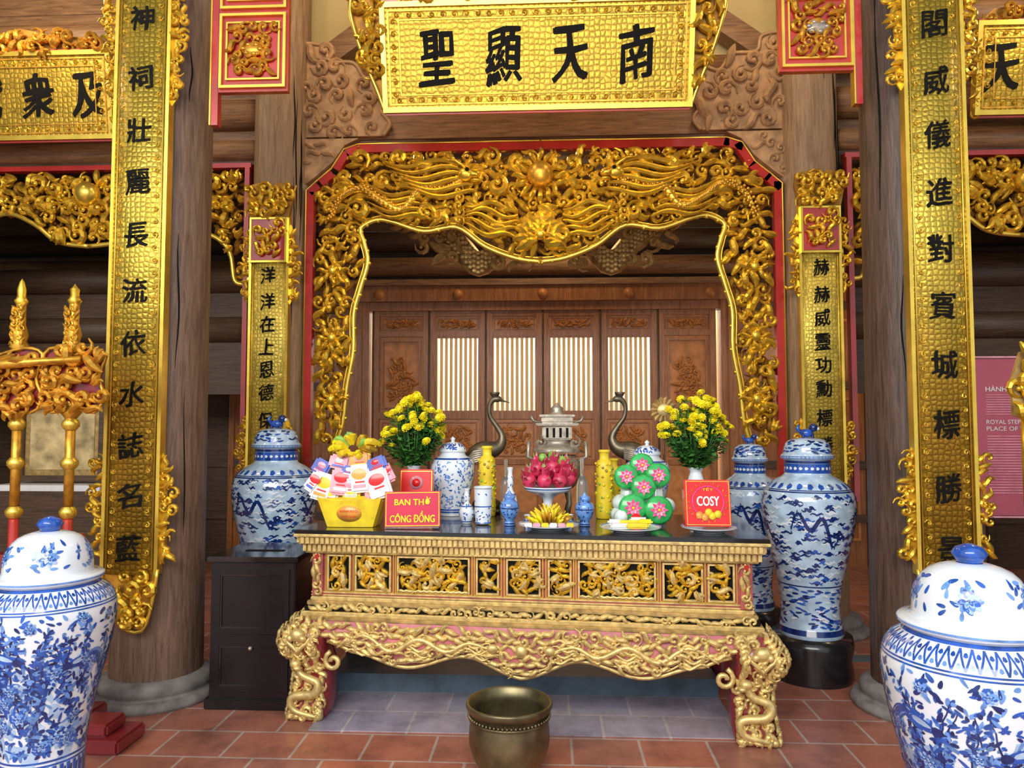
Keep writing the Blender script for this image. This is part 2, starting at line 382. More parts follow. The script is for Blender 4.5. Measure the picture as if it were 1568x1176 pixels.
# ---------------------------------------------------------------- couplet boards
def couplet(cx,y,w,z0,z1,chars,zc,cw,ch,inner=False):
    mb=MB(); n=14; sag=.035 if not inner else .03
    yf=lambda x,z: y+sag*(min(1.2,abs((x-cx)/(w/2))))**2-.004
    vs=[];fs=[]
    for i in range(n+1):
        x=cx-w/2+w*i/n; yy=y+sag*((x-cx)/(w/2))**2
        vs+=[(x,yy,z0),(x,yy,z1),(x,yy+.025,z0),(x,yy+.025,z1)]
    for i in range(n):
        a=4*i;b=a+4; fs+=[(a,b,b+1,a+1),(a+2,a+3,b+3,b+2),(a,a+2,b+2,b),(a+1,b+1,b+3,a+3)]
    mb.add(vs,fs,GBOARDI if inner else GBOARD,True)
    for sx in(-1,1):
        x=cx+sx*w/2; ye=y+sag
        mb.box(min(x,x-sx*.02),max(x,x-sx*.02),ye-.022,ye+.04,z0,z1,GOLDB)
        xi=cx+sx*(w/2-.033); yi=y+sag*.62
        mb.tube([(xi,yi-.004,z0+.03),(xi,yi-.004,z1-.03)],.005,GOLDB,5)
        rr=random.Random(int(z1*10)+sx)
        if not inner:
            for k in range(int((z1-z0)/.075)): scroll(mb,cx+sx*(w/2-.062),z0+.05+.075*k,y+sag*.42-.001,.019,rr,GOLDB,.0038,n=7)
    for z,g in zip(zc,chars):
        put(mb,g,cx,z,cw,ch,yf,INK,bold=cw*.024,shear=.03)
    for sx in(-1,1):
        e=cx+sx*w/2
        zones=[(z0+.05,z0+.68)] if not inner else [(z0+.2,z0+.7)]
        zones.append((z1-1.15,z1-.2) if not inner else (z1-.95,z1-.3))
        for a,b in zones:
            P=[(e,a),(e+sx*.07,a+.06),(e+sx*.05,a+(b-a)*.3),(e+sx*.09,a+(b-a)*.5),(e+sx*.05,a+(b-a)*.8),(e+sx*.07,b-.06),(e,b)]
            carve(mb,P,y+sag+.01,.05,GOLD,seed=int(abs(e)*77+a*10),depth=.02,rk=.66)
            mb.prism([(e,a),(e+sx*.03,a+.05),(e+sx*.025,b-.05),(e,b)],y+sag+.015,y+sag+.025,GOLD)
    P=[(cx-w*.5,z0+.03),(cx-w*.40,z0-.12),(cx-w*.25,z0-.2),(cx-w*.1,z0-.29),(cx+w*.25,z0-.31),(cx+w*.42,z0-.15),(cx+w*.5,z0+.03)]
    mb.prism(P,y+.03,y+.045,GOLDO); carve(mb,P,y+.02,.08,GOLD,seed=5,depth=.02,rk=.6,cl=.3,mg=.02)
    mb.tube([(p[0],y+.02,p[1]) for p in smoothline(P,3)],.012,GOLDB,6)
    if inner:
        t=z1
        mb.box(cx-w/2+.02,cx+w/2-.02,y-.012,y+.02,t-.60,t-.27,RED)
        carve(mb,[(cx-w/2+.04,t-.57),(cx+w/2-.04,t-.57),(cx+w/2-.04,t-.3),(cx-w/2+.04,t-.3)],y-.015,.07,GOLD,seed=9,depth=.02,rk=.6)
        mb.frame(cx-w/2+.01,cx+w/2-.01,t-.62,t-.26,y-.02,y+.01,.015,GOLDB)
        P=[(cx-w/2,t-.25),(cx+w/2,t-.25),(cx+w/2+.03,t-.1),(cx+w/2+.02,t),(cx+w*.2,t+.03),(cx,t-.02),(cx-w*.2,t+.03),(cx-w/2-.02,t),(cx-w/2-.03,t-.1)]
        mb.prism(P,y+.0,y+.03,GOLDD); carve(mb,P,y,.075,GOLD,seed=11,depth=.03,rk=.7,cl=.3)
    return mb.obj('couplet_board')
zo=[3.955,3.6,3.29,2.99,2.68,2.36,2.06,1.77,1.48,1.20,.91]
couplet(-2.29,4.09,.33,.76,4.6,'神祠壯麗長流依水誌名藍',zo,.14,.14)
zo2=[3.80,3.48,3.18,2.86,2.55,2.24,1.92,1.60,1.26,.93]
couplet(2.185,4.09,.33,.80,4.6,'閣威儀進對賓城標勝景',zo2,.135,.15)
zi=[2.78,2.57,2.39,2.21,2.03,1.85,1.63,1.42]
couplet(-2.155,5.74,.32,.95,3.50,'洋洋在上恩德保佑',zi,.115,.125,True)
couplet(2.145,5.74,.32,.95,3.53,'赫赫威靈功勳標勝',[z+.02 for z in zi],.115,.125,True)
# ---------------------------------------------------------------- hanging red panels
def redpanel(x0,x1,zb,inn):
    mb=MB(); y=4.3
    mb.box(x0,x1,y,y+.04,zb,zb+1.45,RED)
    for k in range(3):
        z0=zb+.02+k*.49; z1=z0+.46
        mb.frame(x0+.012,x1-.012,z0,z1,y-.02,y,.016,GOLDB); mb.frame(x0+.05,x1-.05,z0+.05,z1-.05,y-.014,y,.01,GOLDB)
        c=((x0+x1)/2,(z0+z1)/2)
        carve(mb,[(x0+.075,z0+.075),(x1-.075,z0+.075),(x1-.075,z1-.075),(x0+.075,z1-.075)],y-.006,.062,GOLDO,seed=k+int(x0*10),depth=.012)
        mb.ball(c[0],y-.015,c[1],.07,(SILV if inn>0 else GOLDO),.02,.035)
        for a in range(6): mb.ball(c[0]+.05*math.cos(a),y-.02,c[1]+.03*math.sin(a),.02,(SILV if inn>0 else GOLDO),.02,.014,seg=8,rings=5)
    s=(x0-.02) if inn<0 else (x1+.02)
    mb.box(s-.022,s+.022,y,y+.05,zb-.2,zb+1.6,RED); mb.box(s-.028,s-.02,y-.006,y+.05,zb-.2,zb+1.6,GOLDB)
    mb.obj('hanging_red_panel')
redpanel(-1.93,-1.50,3.60,-1); redpanel(1.41,1.84,3.65,1)
mb=MB(); mb.box(-2.1,2.1,4.36,4.5,5.0,5.3,WBEAM); mb.obj('trim_3')
# ---------------------------------------------------------------- beams and brackets
mb=MB()
mb.bevbox(-1.97,1.97,6.02,6.22,3.95,4.30,WBEAM,.02)
mb.tube([(-2,6.2,4.55),(2,6.2,4.55)],.15,WBEAM,14)
for sx in(-1,1):
    m=lambda P:[(sx*a,b) for a,b in P]
    P=m([(1.99,3.60),(1.97,3.56),(1.86,3.64),(1.72,3.76),(1.62,3.90),(1.5,3.96),(1.99,3.96)])
    mb.prism(P,5.96,6.06,WCARVE); carve(mb,m([(1.96,3.62),(1.88,3.68),(1.74,3.82),(1.65,3.93),(1.96,3.93)]),5.965,.10,WCARVE,seed=3,depth=.005,rk=.5)
    P=m([(1.99,3.98),(1.30,3.98),(1.24,4.08),(1.32,4.2),(1.22,4.28),(1.1,4.36),(1.3,4.5),(1.45,4.47),(1.55,4.6),(1.75,4.62),(1.8,4.75),(1.99,4.78)])
    mb.prism(P,5.97,6.08,WCARVE); carve(mb,P,5.97,.15,WCARVE,seed=8,depth=.005,rk=.5,mix=.7)
    L=smoothline([(p[0],p[1]) for p in P[1:]]); mb.tube([(a,5.965,b) for a,b in L],.016,WCARVE,6)
    mb.M=Matrix.Translation((sx*1.7,6.35,4.95))@Matrix.Rotation(sx*math.radians(36),4,'Y'); mb.box(-1.9,1.9,-.08,.08,-.09,.09,WBEAM)
    mb.M=Matrix.Translation((sx*1.3,6.3,4.65)); mb.box(-.12,.12,-.08,.08,-.2,.25,WBEAM); mb.M=Matrix()
mb.obj('carved_beam')
# ---------------------------------------------------------------- central lintel
mb=MB(); Y=5.98
half=[(0,3.86),(1.55,3.86),(1.88,3.53),(1.88,1.35),(1.68,1.35),(1.60,1.6),(1.57,1.9),(1.52,2.2),(1.52,2.5),(1.47,2.7),(1.41,2.92),(1.44,3.08),(1.47,3.2),(1.34,3.27),(1.2,3.25),(.95,3.17),(.68,3.2),(.45,3.04),(.2,2.94),(0,2.91)]
poly=half+[(-a,b) for a,b in half[::-1] if a>0]
fl=lambda x,z: ((0.35*math.sin(x*6)+(pi if x<0 else 0)) if z>3.1 else 1.3+.3*math.sin(z*8))
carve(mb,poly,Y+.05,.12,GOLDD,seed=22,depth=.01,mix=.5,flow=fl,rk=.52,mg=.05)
carve(mb,poly,Y,.10,GOLD,seed=21,depth=.04,mix=.40,flow=fl,rk=.60,cl=.15,mg=.05)
half2=[(a,b) for a,b in half if b>3.0 or a==0]; poly2=[(1.55,3.83),(1.8,3.5),(1.78,3.3),(1.45,3.3),(1.2,3.3),(.95,3.24),(.68,3.27),(.45,3.12),(.2,3.02),(-.2,3.02),(-.45,3.12),(-.68,3.27),(-.95,3.24),(-1.45,3.3),(-1.78,3.3),(-1.8,3.5),(-1.55,3.83)]
carve(mb,poly2,Y-.03,.25,GOLD,seed=24,depth=.04,mix=.5,flow=fl,rk=.36,cl=.5,mg=.04)
edge=[(a,b) for a,b in half[4:]]
for sx in(-1,1):
    L=smoothline(edge); mb.tube([(sx*a,Y-.03,b) for a,b in L],.020,GOLDB,8)
    mb.tube([(sx*(a+(.035 if b<3.2 and a>1.3 else 0)),Y-.01,b+(.035 if not(b<3.2 and a>1.3) else 0)) for a,b in L],.009,GOLD,5)
    for i,(a,b) in enumerate(L[::3]): mb.ball(sx*(a-.012),Y-.03,b-.008,.018,GOLD,seg=8,rings=5)
    B=smoothline([(1.70,3.28),(1.62,3.45),(1.45,3.52),(1.3,3.42),(1.12,3.34),(.98,3.50),(.80,3.50),(.62,3.58)])
    mb.tube([(sx*a,Y-.07,b) for a,b in B],[.012+.026*math.sin(pi*i/len(B)) for i in range(len(B))],GOLD,8)
    for i in range(len(B)-1):
        for q in(-.022,0,.022): mb.ball(sx*B[i][0]+q,Y-.10,B[i][1]+q*.6,.014,GOLDO,.01,.014,seg=6,rings=4)
    mb.ball(sx*.60,Y-.11,3.61,.07,GOLD,.055,.055); mb.ball(sx*.53,Y-.13,3.60,.05,GOLD,.04,.028); mb.ball(sx*.52,Y-.12,3.555,.04,GOLD,.035,.016)
    mb.ball(sx*.585,Y-.16,3.635,.016,INK); mb.tube([(sx*.60,Y-.13,3.66),(sx*.68,Y-.13,3.72),(sx*.78,Y-.12,3.73)],[.014,.012,.002],GOLD); mb.ball(sx*.495,Y-.165,3.605,.012,GOLD)
    for k in range(6):
        z=3.69-.048*k; n=12; pts=[(sx*(.66+.62*i/n-.03*k),Y-.10,z+.035*math.sin(i/n*6.5+k*.3)+.04*i/n) for i in range(n+1)]
        mb.ribbon(pts,[.021*(math.sin(pi*(.15+.85*i/n))+.08) for i in range(n+1)],GOLD)
    for k in range(5):
        z=3.25+.05*k; n=12; pts=[(sx*(.88+.50*i/n+.03*k),Y-.09,z+.03*math.sin(i/n*7+k*.4)+.08*i/n) for i in range(n+1)]
        mb.ribbon(pts,[.019*(math.sin(pi*(.15+.85*i/n))+.08) for i in range(n+1)],GOLD)
    for k in range(5):   # waves streaming from the central mask
        n=12; pts=[(sx*(.18+.44*i/n),Y-.09,3.08+.065*k+(.12-.02*k)*i/n+.028*math.sin(i/n*8+k)) for i in range(n+1)]
        mb.ribbon(pts,[.021*(math.sin(pi*(.1+.9*i/n))+.08) for i in range(n+1)],GOLD)
        scroll(mb,sx*.66,3.24+.06*k,Y-.09,.045,random.Random(k),GOLD)
    for z in(2.85,2.3,1.8):
        mb.ball(sx*1.69,Y-.06,z,.04,GOLD,.04,.05)
        for k in range(8): a=2*pi*k/8; flame(mb,sx*1.69+.08*math.cos(a),z+.08*math.sin(a),Y-.055,.05,a,random.Random(k),GOLD)
    for k in range(14):
        z=1.5+.125*k
        if z<3.1: flame(mb,sx*(1.64 if k%2 else 1.80),z,Y-.05,.065,pi/2+(-.6 if k%2 else .6)*sx,random.Random(k),GOLD)
mb.ball(0,Y-.12,3.60,.105,GOLDO,seg=24,rings=16)
for k in range(16):
    a=2*pi*k/16; flame(mb,.165*math.cos(a),3.6+.165*math.sin(a),Y-.08,.06,a,random.Random(k),GOLD)
for (R1,n,yy) in((.19,11,Y-.08),(.12,9,Y-.11)):
    for k in range(n):
        a=pi*(-.15+1.3*k/(n-1)); flame(mb,R1*.7*math.cos(a),3.10+R1*.7*math.sin(a),yy,R1*.42,a,random.Random(k),GOLD,R1*.16)
mb.ball(0,Y-.12,3.11,.05,GOLD,.05,.045)
for i in range(31):
    x=-1.5+i*.1; scroll(mb,x,3.865,Y-.01,.042,random.Random(i),GOLD)
def strip(P,w,y0,y1,mat):
    for i in range(len(P)-1):
        a=Vector(P[i]);b=Vector(P[i+1]);d=(b-a).normalized();n=Vector((-d.y,d.x))*w
        q=[a-d*w*.2,b+d*w*.2,b+d*w*.2+n,a-d*w*.2+n]; mb.prism([tuple(p) for p in q],y0,y1,mat)
for sx in(-1,1):
    R_=[(1.93,1.2),(1.93,3.52),(1.84,3.60),(1.72,3.70),(1.62,3.86),(1.5,3.90),(0,3.90)]
    P=[(sx*a,b) for a,b in R_]
    strip(P,-.07 if sx<0 else .07,5.93,6.0,RED)
    mb.tube([(sx*(a-.005),5.93,b) for a,b in R_],.007,GOLDB,5)
lin=mb.obj('carved_gold_lintel')
def sidelintel(cx,x0,x1):
    mb=MB()
    half=[(0,3.72),(1,3.72),(1,2.75),(.93,2.78),(.90,3.0),(.83,3.12),(.72,3.2),(.62,3.33),(.5,3.36),(.34,3.26),(.2,3.12),(0,3.08)]
    P=half+[(-a,b) for a,b in half[::-1] if a>0]; hw=(x1-x0)/2; c=(x0+x1)/2
    P=[(c+a*hw,b) for a,b in P]
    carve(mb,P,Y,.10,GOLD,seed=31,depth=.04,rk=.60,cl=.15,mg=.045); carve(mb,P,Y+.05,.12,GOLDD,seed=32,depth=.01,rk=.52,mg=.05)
    carve(mb,P,Y-.03,.22,GOLD,seed=34,depth=.04,rk=.36,cl=.4,mg=.08)
    for sx in(-1,1):
        L=smoothline([(c+sx*a*hw,b) for a,b in half[2:]]); mb.tube([(a,Y-.03,b) for a,b in L],.020,GOLDB,8)
    mb.ball(c+.02,Y-.1,3.5,.10,GOLDB,seg=20,rings=12)
    mb.box(x0-.03,x1+.03,Y-.05,Y+.02,3.72,3.76,RED)
    for x in(x0,x1): mb.box(x-.02,x+.02,Y-.05,Y+.02,1.0,3.72,RED)
    mb.obj('carved_gold_lintel')
sidelintel(-3.8,-5.1,-2.42); sidelintel(3.85,2.45,5.1)
# ---------------------------------------------------------------- name plaques
def plaque(cx,w,h,zb,y,tilt,chars,cxs,cz,cw,ch,flare=True):
    root=empty('name_plaque',(cx,y,zb)); root.rotation_euler=(tilt,0,0)
    mb=MB()
    mb.box(-w/2,w/2,0,.04,0,h,GBOARD2)
    mb.frame(-w/2-.03,w/2+.03,-.03,h+.03,-.02,.05,.035,GOLDB)
    mb.frame(-w/2+.02,w/2-.02,.02,h-.02,-.008,0,.012,GOLDO)
    mb.frame(-w/2+.10,w/2-.10,.085,h-.085,-.008,0,.008,GOLDO)
    rr=random.Random(2)
    n=int(w/.085)
    for i in range(n):
        for zz in(.055,h-.055): scroll(mb,-w/2+.05+(w-.1)*(i+.5)/n,zz,-.002,.024,rr,GOLD,.005,n=7)
    n=int(h/.09)
    for i in range(n):
        for sx in(-1,1): scroll(mb,sx*(w/2-.062),.06+(h-.12)*(i+.5)/n,-.002,.024,rr,GOLD,.005,n=7)
    if flare:
        for sx in(-1,1):
            seg=[(sx*(w/2+.03),.0),(sx*(w/2+.07),.12),(sx*(w/2+.17),.38),(sx*(w/2+.24),.66),(sx*(w/2+.2),h+.16),(sx*(w/2+.03),h+.1)]
            mb.prism(seg,.03,.04,GOLDD); carve(mb,seg,.01,.085,GOLD,seed=4,depth=.03,rk=.66,cl=.3); mb.tube([(a,0,b) for a,b in smoothline(seg[:5])],.016,GOLDB,6)
        seg=[(-w/2,h+.03),(w/2,h+.03),(w/2,h+.16),(0,h+.26),(-w/2,h+.16)]
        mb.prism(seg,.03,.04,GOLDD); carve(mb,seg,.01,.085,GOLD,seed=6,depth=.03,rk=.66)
    else:
        seg=[(-w/2,h+.03),(w/2,h+.03),(w/2-.1,h+.13),(w*.2,h+.16),(0,h+.22),(-w*.2,h+.16),(-w/2+.1,h+.13)]
        mb.prism(seg,.03,.04,GOLDD); carve(mb,seg,.01,.085,GOLDO,seed=4,depth=.03,rk=.66,cl=.3)
        for sx in(-1,1):
            seg=[(sx*w/2,-.03),(sx*(w/2+.05),0),(sx*(w/2+.05),h),(sx*w/2,h+.03)]; carve(mb,seg,.01,.05,GOLD,seed=4,rk=.7)
    mb.frame(-w/2-.015,w/2+.015,-.045,h+.045,.0,.03,.012,RED)
    for c,x in zip(chars,cxs): put(mb,c,x-cx,cz,cw,ch,lambda x,z:-.004,INK,bold=cw*.033,shear=.03)
    mb.obj('board',root)
plaque(-.02,2.14,.68,3.87,5.2,math.radians(14),'聖顯天南',[-.72,-.25,.22,.68],.34,.24,.36)
plaque(-4.1,1.43,.62,3.88,5.6,math.radians(8),'代衆及',[-4.38,-3.96,-3.55],.31,.25,.33,False)
plaque(3.98,1.43,.62,3.93,5.6,math.radians(8),'天中和',[3.42,3.83,4.25],.31,.25,.33,False)
# ---------------------------------------------------------------- rear dragon carving
mb=MB()
for sx in(-1,1):
    B=smoothline([(sx*1.25+.03,3.45),(sx*.95+.03,3.38),(sx*.78+.03,3.24),(sx*.6+.03,3.06),(sx*.42+.03,3.22),(sx*.2+.03,3.3)])
    RR=[.04+.07*math.sin(pi*i/len(B)) for i in range(len(B))]
    mb.tube([(a,6.75,b) for a,b in B],RR,GOLDK,10)
    for i in range(0,len(B)):
        for k in range(5): mb.ball(B[i][0],6.75-RR[i],B[i][1]+RR[i]*(.4*k-.8),.03,GOLDK,.015,.022,seg=6,rings=4)
    carve(mb,[(sx*1.38,3.5),(sx*1.2,3.22),(sx*.85,3.05),(sx*.7,3.15),(sx*.8,3.6)],6.70,.12,GOLDK,seed=12,depth=.06,rk=.6)
    carve(mb,[(sx*.5,3.1),(sx*.3,3.0),(sx*.05,3.1),(sx*.1,3.7),(sx*.5,3.5)],6.70,.12,GOLDK,seed=13,depth=.06,rk=.6)
mb.box(-1.3,1.3,6.80,6.87,3.5,3.75,WDARK); mb.box(-2.1,2.1,6.8,6.95,3.75,3.95,WBEAM)
mb.obj('carved_dragon_panel')
# ---------------------------------------------------------------- altar table
TB=empty('altar_table',(-.083,3.965,0),math.radians(-5.2))
mb=MB(); W=1.265; D=1.0
mb.bevbox(-W,W,0,D,.995,1.02,BLACK,.004); mb.bevbox(-W-.004,W+.004,-.004,D+.004,.982,.998,GOLDP,.004)
mb.box(-W+.02,W-.02,.02,D-.02,.94,.985,GOLDK); mb.box(-W+.055,W-.055,.055,D-.055,.89,.945,GOLDK)
n=86
for i in range(n):
    x=-W+.03+(2*W-.06)*(i+.5)/n
    mb.box(x-.009,x+.009,.008,.03,.945,.978,GOLDP); mb.box(x-.009,x+.009,.04,.06,.898,.935,GOLDP)
for k in range(30):
    y=.03+(D-.06)*(k+.5)/30
    for sx in(-1,1): mb.box(min(sx*W,sx*(W-.03)),max(sx*(W-.012),sx*(W-.03)),y-.008,y+.008,.945,.978,GOLDP)
mb.tube([(-W+.03,.035,.942),(W-.03,.035,.942)],.006,GOLDP); mb.tube([(-W+.05,.052,.893),(W-.05,.052,.893)],.007,GOLDP)
FW=W-.075
mb.box(-FW,FW,.085,D-.085,.645,.89,MAUVE)
for z in(.652,.884,.668): mb.box(-FW-.003,FW+.003,.078,.09,z-.004,z+.004,GOLDP)
pan=[(-.085,.085),(.14,.25),(.30,.69),(.74,.93),(.97,1.09)]; pan+=[(-b,-a) for a,b in pan[1:]]
for i,(a,b) in enumerate(pan):
    mb.box(a,b,.082,.086,.69,.87,INK); mb.frame(a-.008,b+.008,.682,.878,.066,.086,.010,GOLDP); mb.frame(a-.022,b+.022,.672,.888,.078,.086,.006,GOLDB)
    carve(mb,[(a+.012,.70),(b-.012,.70),(b-.012,.86),(a+.012,.86)],.08,.040,GOLD,seed=50+i,depth=.01,mix=.3,rk=.70)
    carve(mb,[(a+.012,.70),(b-.012,.70),(b-.012,.86),(a+.012,.86)],.075,.075,GOLDP,seed=150+i,depth=.006,mix=.2,rk=.5,cl=.5)
    if b-a>.3: mb.tube([(a+(b-a)*k/24,.066,.688+.006*(k%2)) for k in range(25)],.008,GOLDP,5)
for sx in(-1,1):
    x=sx*(FW-.035); mb.box(x-.03,x+.03,.07,.09,.65,.885,MAUVE); carve(mb,[(x-.028,.655),(x+.028,.655),(x+.028,.88),(x-.028,.88)],.07,.04,GOLDP,seed=60,depth=.008,rk=.7)
    mb.box(x-.012,x+.012,.055,.07,.85,.88,RED)
    X=sx*FW; a,b=sorted((X,X+sx*.006)); mb.box(a,b,.2,.8,.69,.87,INK)
    mb.box(a,b+.002,.17,.83,.675,.69,GOLDB); mb.box(a,b+.002,.17,.83,.87,.882,GOLDB)
for (o,z0,z1,m) in((.07,.625,.645,GOLDP),(.055,.60,.625,GOLDK),(.045,.572,.60,INK),(.03,.548,.572,GOLDP),(.015,.525,.548,GOLDK)):
    mb.bevbox(-W+o,W-o,o,D-o,z0,z1,m,.005)
carve(mb,[(-W+.06,.574),(W-.06,.574),(W-.06,.603),(-W+.06,.603)],.046,.038,GOLDP,seed=70,depth=.004,mix=.3,flow=lambda x,z:0,rk=.7)
mb.obj('top_and_frieze',TB)
mb=MB()
def low(x):
    a=abs(x)
    return .335-.035*math.cos(a*2*pi/.62)-.03*max(0,1-a/.25)+ (.10*max(0,(a-.93)/.17) if a>.93 else 0)
N=96; vs=[];fs=[];rows=6
for i in range(N+1):
    x=-W+.04+(2*W-.08)*i/N; zl=min(.50,low(x))
    for j in range(rows+1):
        t=j/rows; z=.53+(zl-.53)*t; vs.append((x,.03-.045*math.sin(pi*min(1,t*.9+.05)),z))
for i in range(N):
    for j in range(rows): a=i*(rows+1)+j; fs.append((a,a+1,a+rows+2,a+rows+1))
mb.add(vs,fs,PINKR,True)
mb.box(-W+.06,W-.06,.05,.09,.40,.53,REDD)
edgeL=[(-W+.2+(2*W-.4)*i/120) for i in range(121)]
mb.tube([(x,.0,low(x)+.004) for x in edgeL],.011,GOLDP,6)
mb.tube([(x,-.012,low(x)+.03+.006*math.sin(x*40)) for x in edgeL],.007,GOLDP,5)
P=[(x,low(x)+.02) for x in [-W+.12+(2*W-.24)*i/60 for i in range(61)]]+[(W-.1,.52),(-W+.1,.52)]
carve(mb,P,-.012,.046,GOLDP,seed=71,depth=.010,mix=.25,flow=lambda x,z:.3*math.sin(x*9),rk=.66)
for sx in(-1,1):
    B=smoothline([(sx*1.0,.40),(sx*.85,.47),(sx*.7,.39),(sx*.55,.46),(sx*.4,.40),(sx*.28,.45),(sx*.16,.42)])
    mb.tube([(a,-.028,b) for a,b in B],[.005+.011*math.sin(pi*i/len(B)) for i in range(len(B))],GOLDP,7)
    mb.ball(sx*.15,-.035,.43,.03,GOLDP,.02,.024)
    for q in(.95,.62,.3):
        for k in range(4):
            pts=[(sx*(q-.15*i/8),-.03,.38+.03*k+.015*math.sin(i*.9+k)) for i in range(9)]; mb.ribbon(pts,[.008*math.sin(pi*(.1+.9*i/8))+.001 for i in range(9)],GOLDP)
mb.ball(0,-.03,.42,.035,GOLDP,.02,.035)
for sx in(-1,1):
    vs=[];fs=[]
    for i in range(25):
        y=.06+(D-.12)*i/24; zl=.36-.03*math.cos(i/24*4*pi)
        for j in range(4): t=j/3; vs.append((sx*(W-.03+.03*math.sin(pi*t)),y,.53+(zl-.53)*t))
    for i in range(24):
        for j in range(3): a=i*4+j; fs.append((a,a+1,a+5,a+4))
    mb.add(vs,fs,PINKR,True)
mb.obj('apron',TB)
mb=MB()
def leg(sx,front):
    secs=[(.53,-.10,.10),(.48,-.075,.12),(.43,-.06,.125),(.38,-.065,.115),(.32,-.09,.10),(.25,-.105,.10),(.18,-.10,.10),(.10,-.095,.105),(.04,-.085,.108),(0,-.08,.10)]
    y0=0 if front else D; sy=-1 if front else 1; vs=[];fs=[];ns=16
    pts=smoothline(secs,3)
    for z,o,h in pts:
        cx=sx*(W+o); cy=y0+sy*o
        for k in range(ns):
            a=2*pi*k/ns; ca,sa=math.cos(a),math.sin(a); q=(abs(ca)**5+abs(sa)**5)**(-.2)
            vs.append((cx+h*q*ca,cy+h*q*sa,z))
    n=len(pts)
    for i in range(n-1):
        for k in range(ns): l=(k+1)%ns; fs.append((i*ns+k,i*ns+l,(i+1)*ns+l,(i+1)*ns+k))
    fs.append(tuple(range((n-1)*ns,n*ns)))
    mb.add(vs,fs,REDD,True)
    rr=random.Random(5 if sx>0 else 6)
    if front:
        for z,o,h in smoothline(secs,3):
            cx=sx*(W+o); cy=y0+sy*o
            if z<.02: continue
            for face in range(2):
                for k in range(3):
                    u=(k-1)*h*.62+rr.uniform(-.01,.01)
                    if face==0: (scroll if rr.random()<.5 else lambda m,a,b,c,r,q,t,w:flame(m,a,b,c,r,q.uniform(.6,2.4),q,t,w))(mb,cx+u,z,cy-h-.003,.030,rr,GOLDP,.009)
                    else:
                        sv=mb.M.copy(); mb.M=Matrix.Translation((cx+sx*h,cy+u,z))@Matrix.Rotation(sx*pi/2,4,'Z'); scroll(mb,0,0,-.002,.028,rr,GOLDP,.009); mb.M=sv
        cx=sx*(W-.06)
        for dx in(-.035,.035): mb.ball(cx+dx,-.085,.455,.02,GOLDP)
        mb.ball(cx,-.075,.47,.045,GOLDP,.03,.035)
        mb.tube([(cx-.10,-.05,.5),(cx-.05,-.075,.43),(cx,-.07,.38),(cx+.05,-.075,.43),(cx+.1,-.05,.5)],[.006,.012,.016,.012,.006],GOLDP,6)
        B=smoothline([(.07,.03),(-.06,.06),(-.07,.13),(.05,.15),(.07,.21),(-.02,.25),(-.05,.30)])
        mb.tube([(sx*(W-.09)+a,-.035,b) for a,b in B],[.012+.012*math.sin(pi*i/len(B)) for i in range(len(B))],GOLDP,7)
        hx=sx*(W-.09)-.05; mb.ball(hx,-.045,.31,.032,GOLDP,.03,.026); mb.ball(hx-.02*sx,-.07,.295,.022,GOLDP,.02,.014)
        for k in range(5): mb.ball(sx*(W-.08)-.08+.04*k,-.01,.024,.026,GOLDP,.03,.022)
        pts=[]
        for i in range(16):
            t=i/15; q=.055*math.exp(-1.2*t); an=(pi*.6+t*2.4*pi); pts.append((sx*(W-.24)-sx*q*math.cos(an),-.01,.32+q*math.sin(an)))
        mb.tube(pts,.014,GOLDP,6)
for sx in(-1,1):
    leg(sx,True); leg(sx,False)
mb.obj('legs',TB)
TZ=1.022
# ---------------------------------------------------------------- porcelain
def prof_at(prof,z):
    for (r0,z0),(r1,z1) in zip(prof,prof[1:]):
        if z0<=z<=z1 and z1>z0: return r0+(r1-r0)*(z-z0)/(z1-z0)
    return prof[-1][0]
def wrapf(mb,prof,cx,cy,cz,pts,mat,off=.0018):
    a0=sum(p[0] for p in pts)/len(pts); z0=sum(p[1] for p in pts)/len(pts)
    vs=[]
    for a,z in [(a0,z0)]+pts:
        r=prof_at(prof,z)+off; vs.append((cx+r*math.cos(a),cy+r*math.sin(a),cz+z))
    n=len(pts); mb.add(vs,[(0,1+i,1+(i+1)%n) for i in range(n)],mat,True)
def wstroke(mb,prof,cx,cy,cz,line,ws,mat,off=.0018):
    vs=[];n=len(line)
    for i,(a,z) in enumerate(line):
        p=line[max(i-1,0)];q=line[min(i+1,n-1)]; R=prof_at(prof,z); dx=(q[0]-p[0])*R; dz=q[1]-p[1]; L=math.hypot(dx,dz) or 1
        w=ws[i] if hasattr(ws,'__len__') else ws
        for s in(-1,1):
            aa=a-s*w*dz/L/max(R,.01); zz=z+s*w*dx/L; r=prof_at(prof,zz)+off; vs.append((cx+r*math.cos(aa),cy+r*math.sin(aa),cz+zz))
    mb.add(vs,[(2*i,2*i+1,2*i+3,2*i+2) for i in range(n-1)],mat,True)
def sub(prof,k=4): return smoothline(prof,k)
def leafw(mb,prof,cx,cy,cz,a,z,L,wd,ang,mat,off=.0018,n=10,wav=0):
    R=max(.02,prof_at(prof,z)); pts=[]
    for i in range(n):
        t=2*pi*i/n; k=1+wav*math.sin(t*5+a*9); u=L*.5*math.cos(t)*k; v=wd*.5*math.sin(t)*(1-.3*math.cos(t))*k; pts.append((a+(u*math.cos(ang)-v*math.sin(ang))/R,z+u*math.sin(ang)+v*math.cos(ang)))
    wrapf(mb,prof,cx,cy,cz,pts,mat,off)
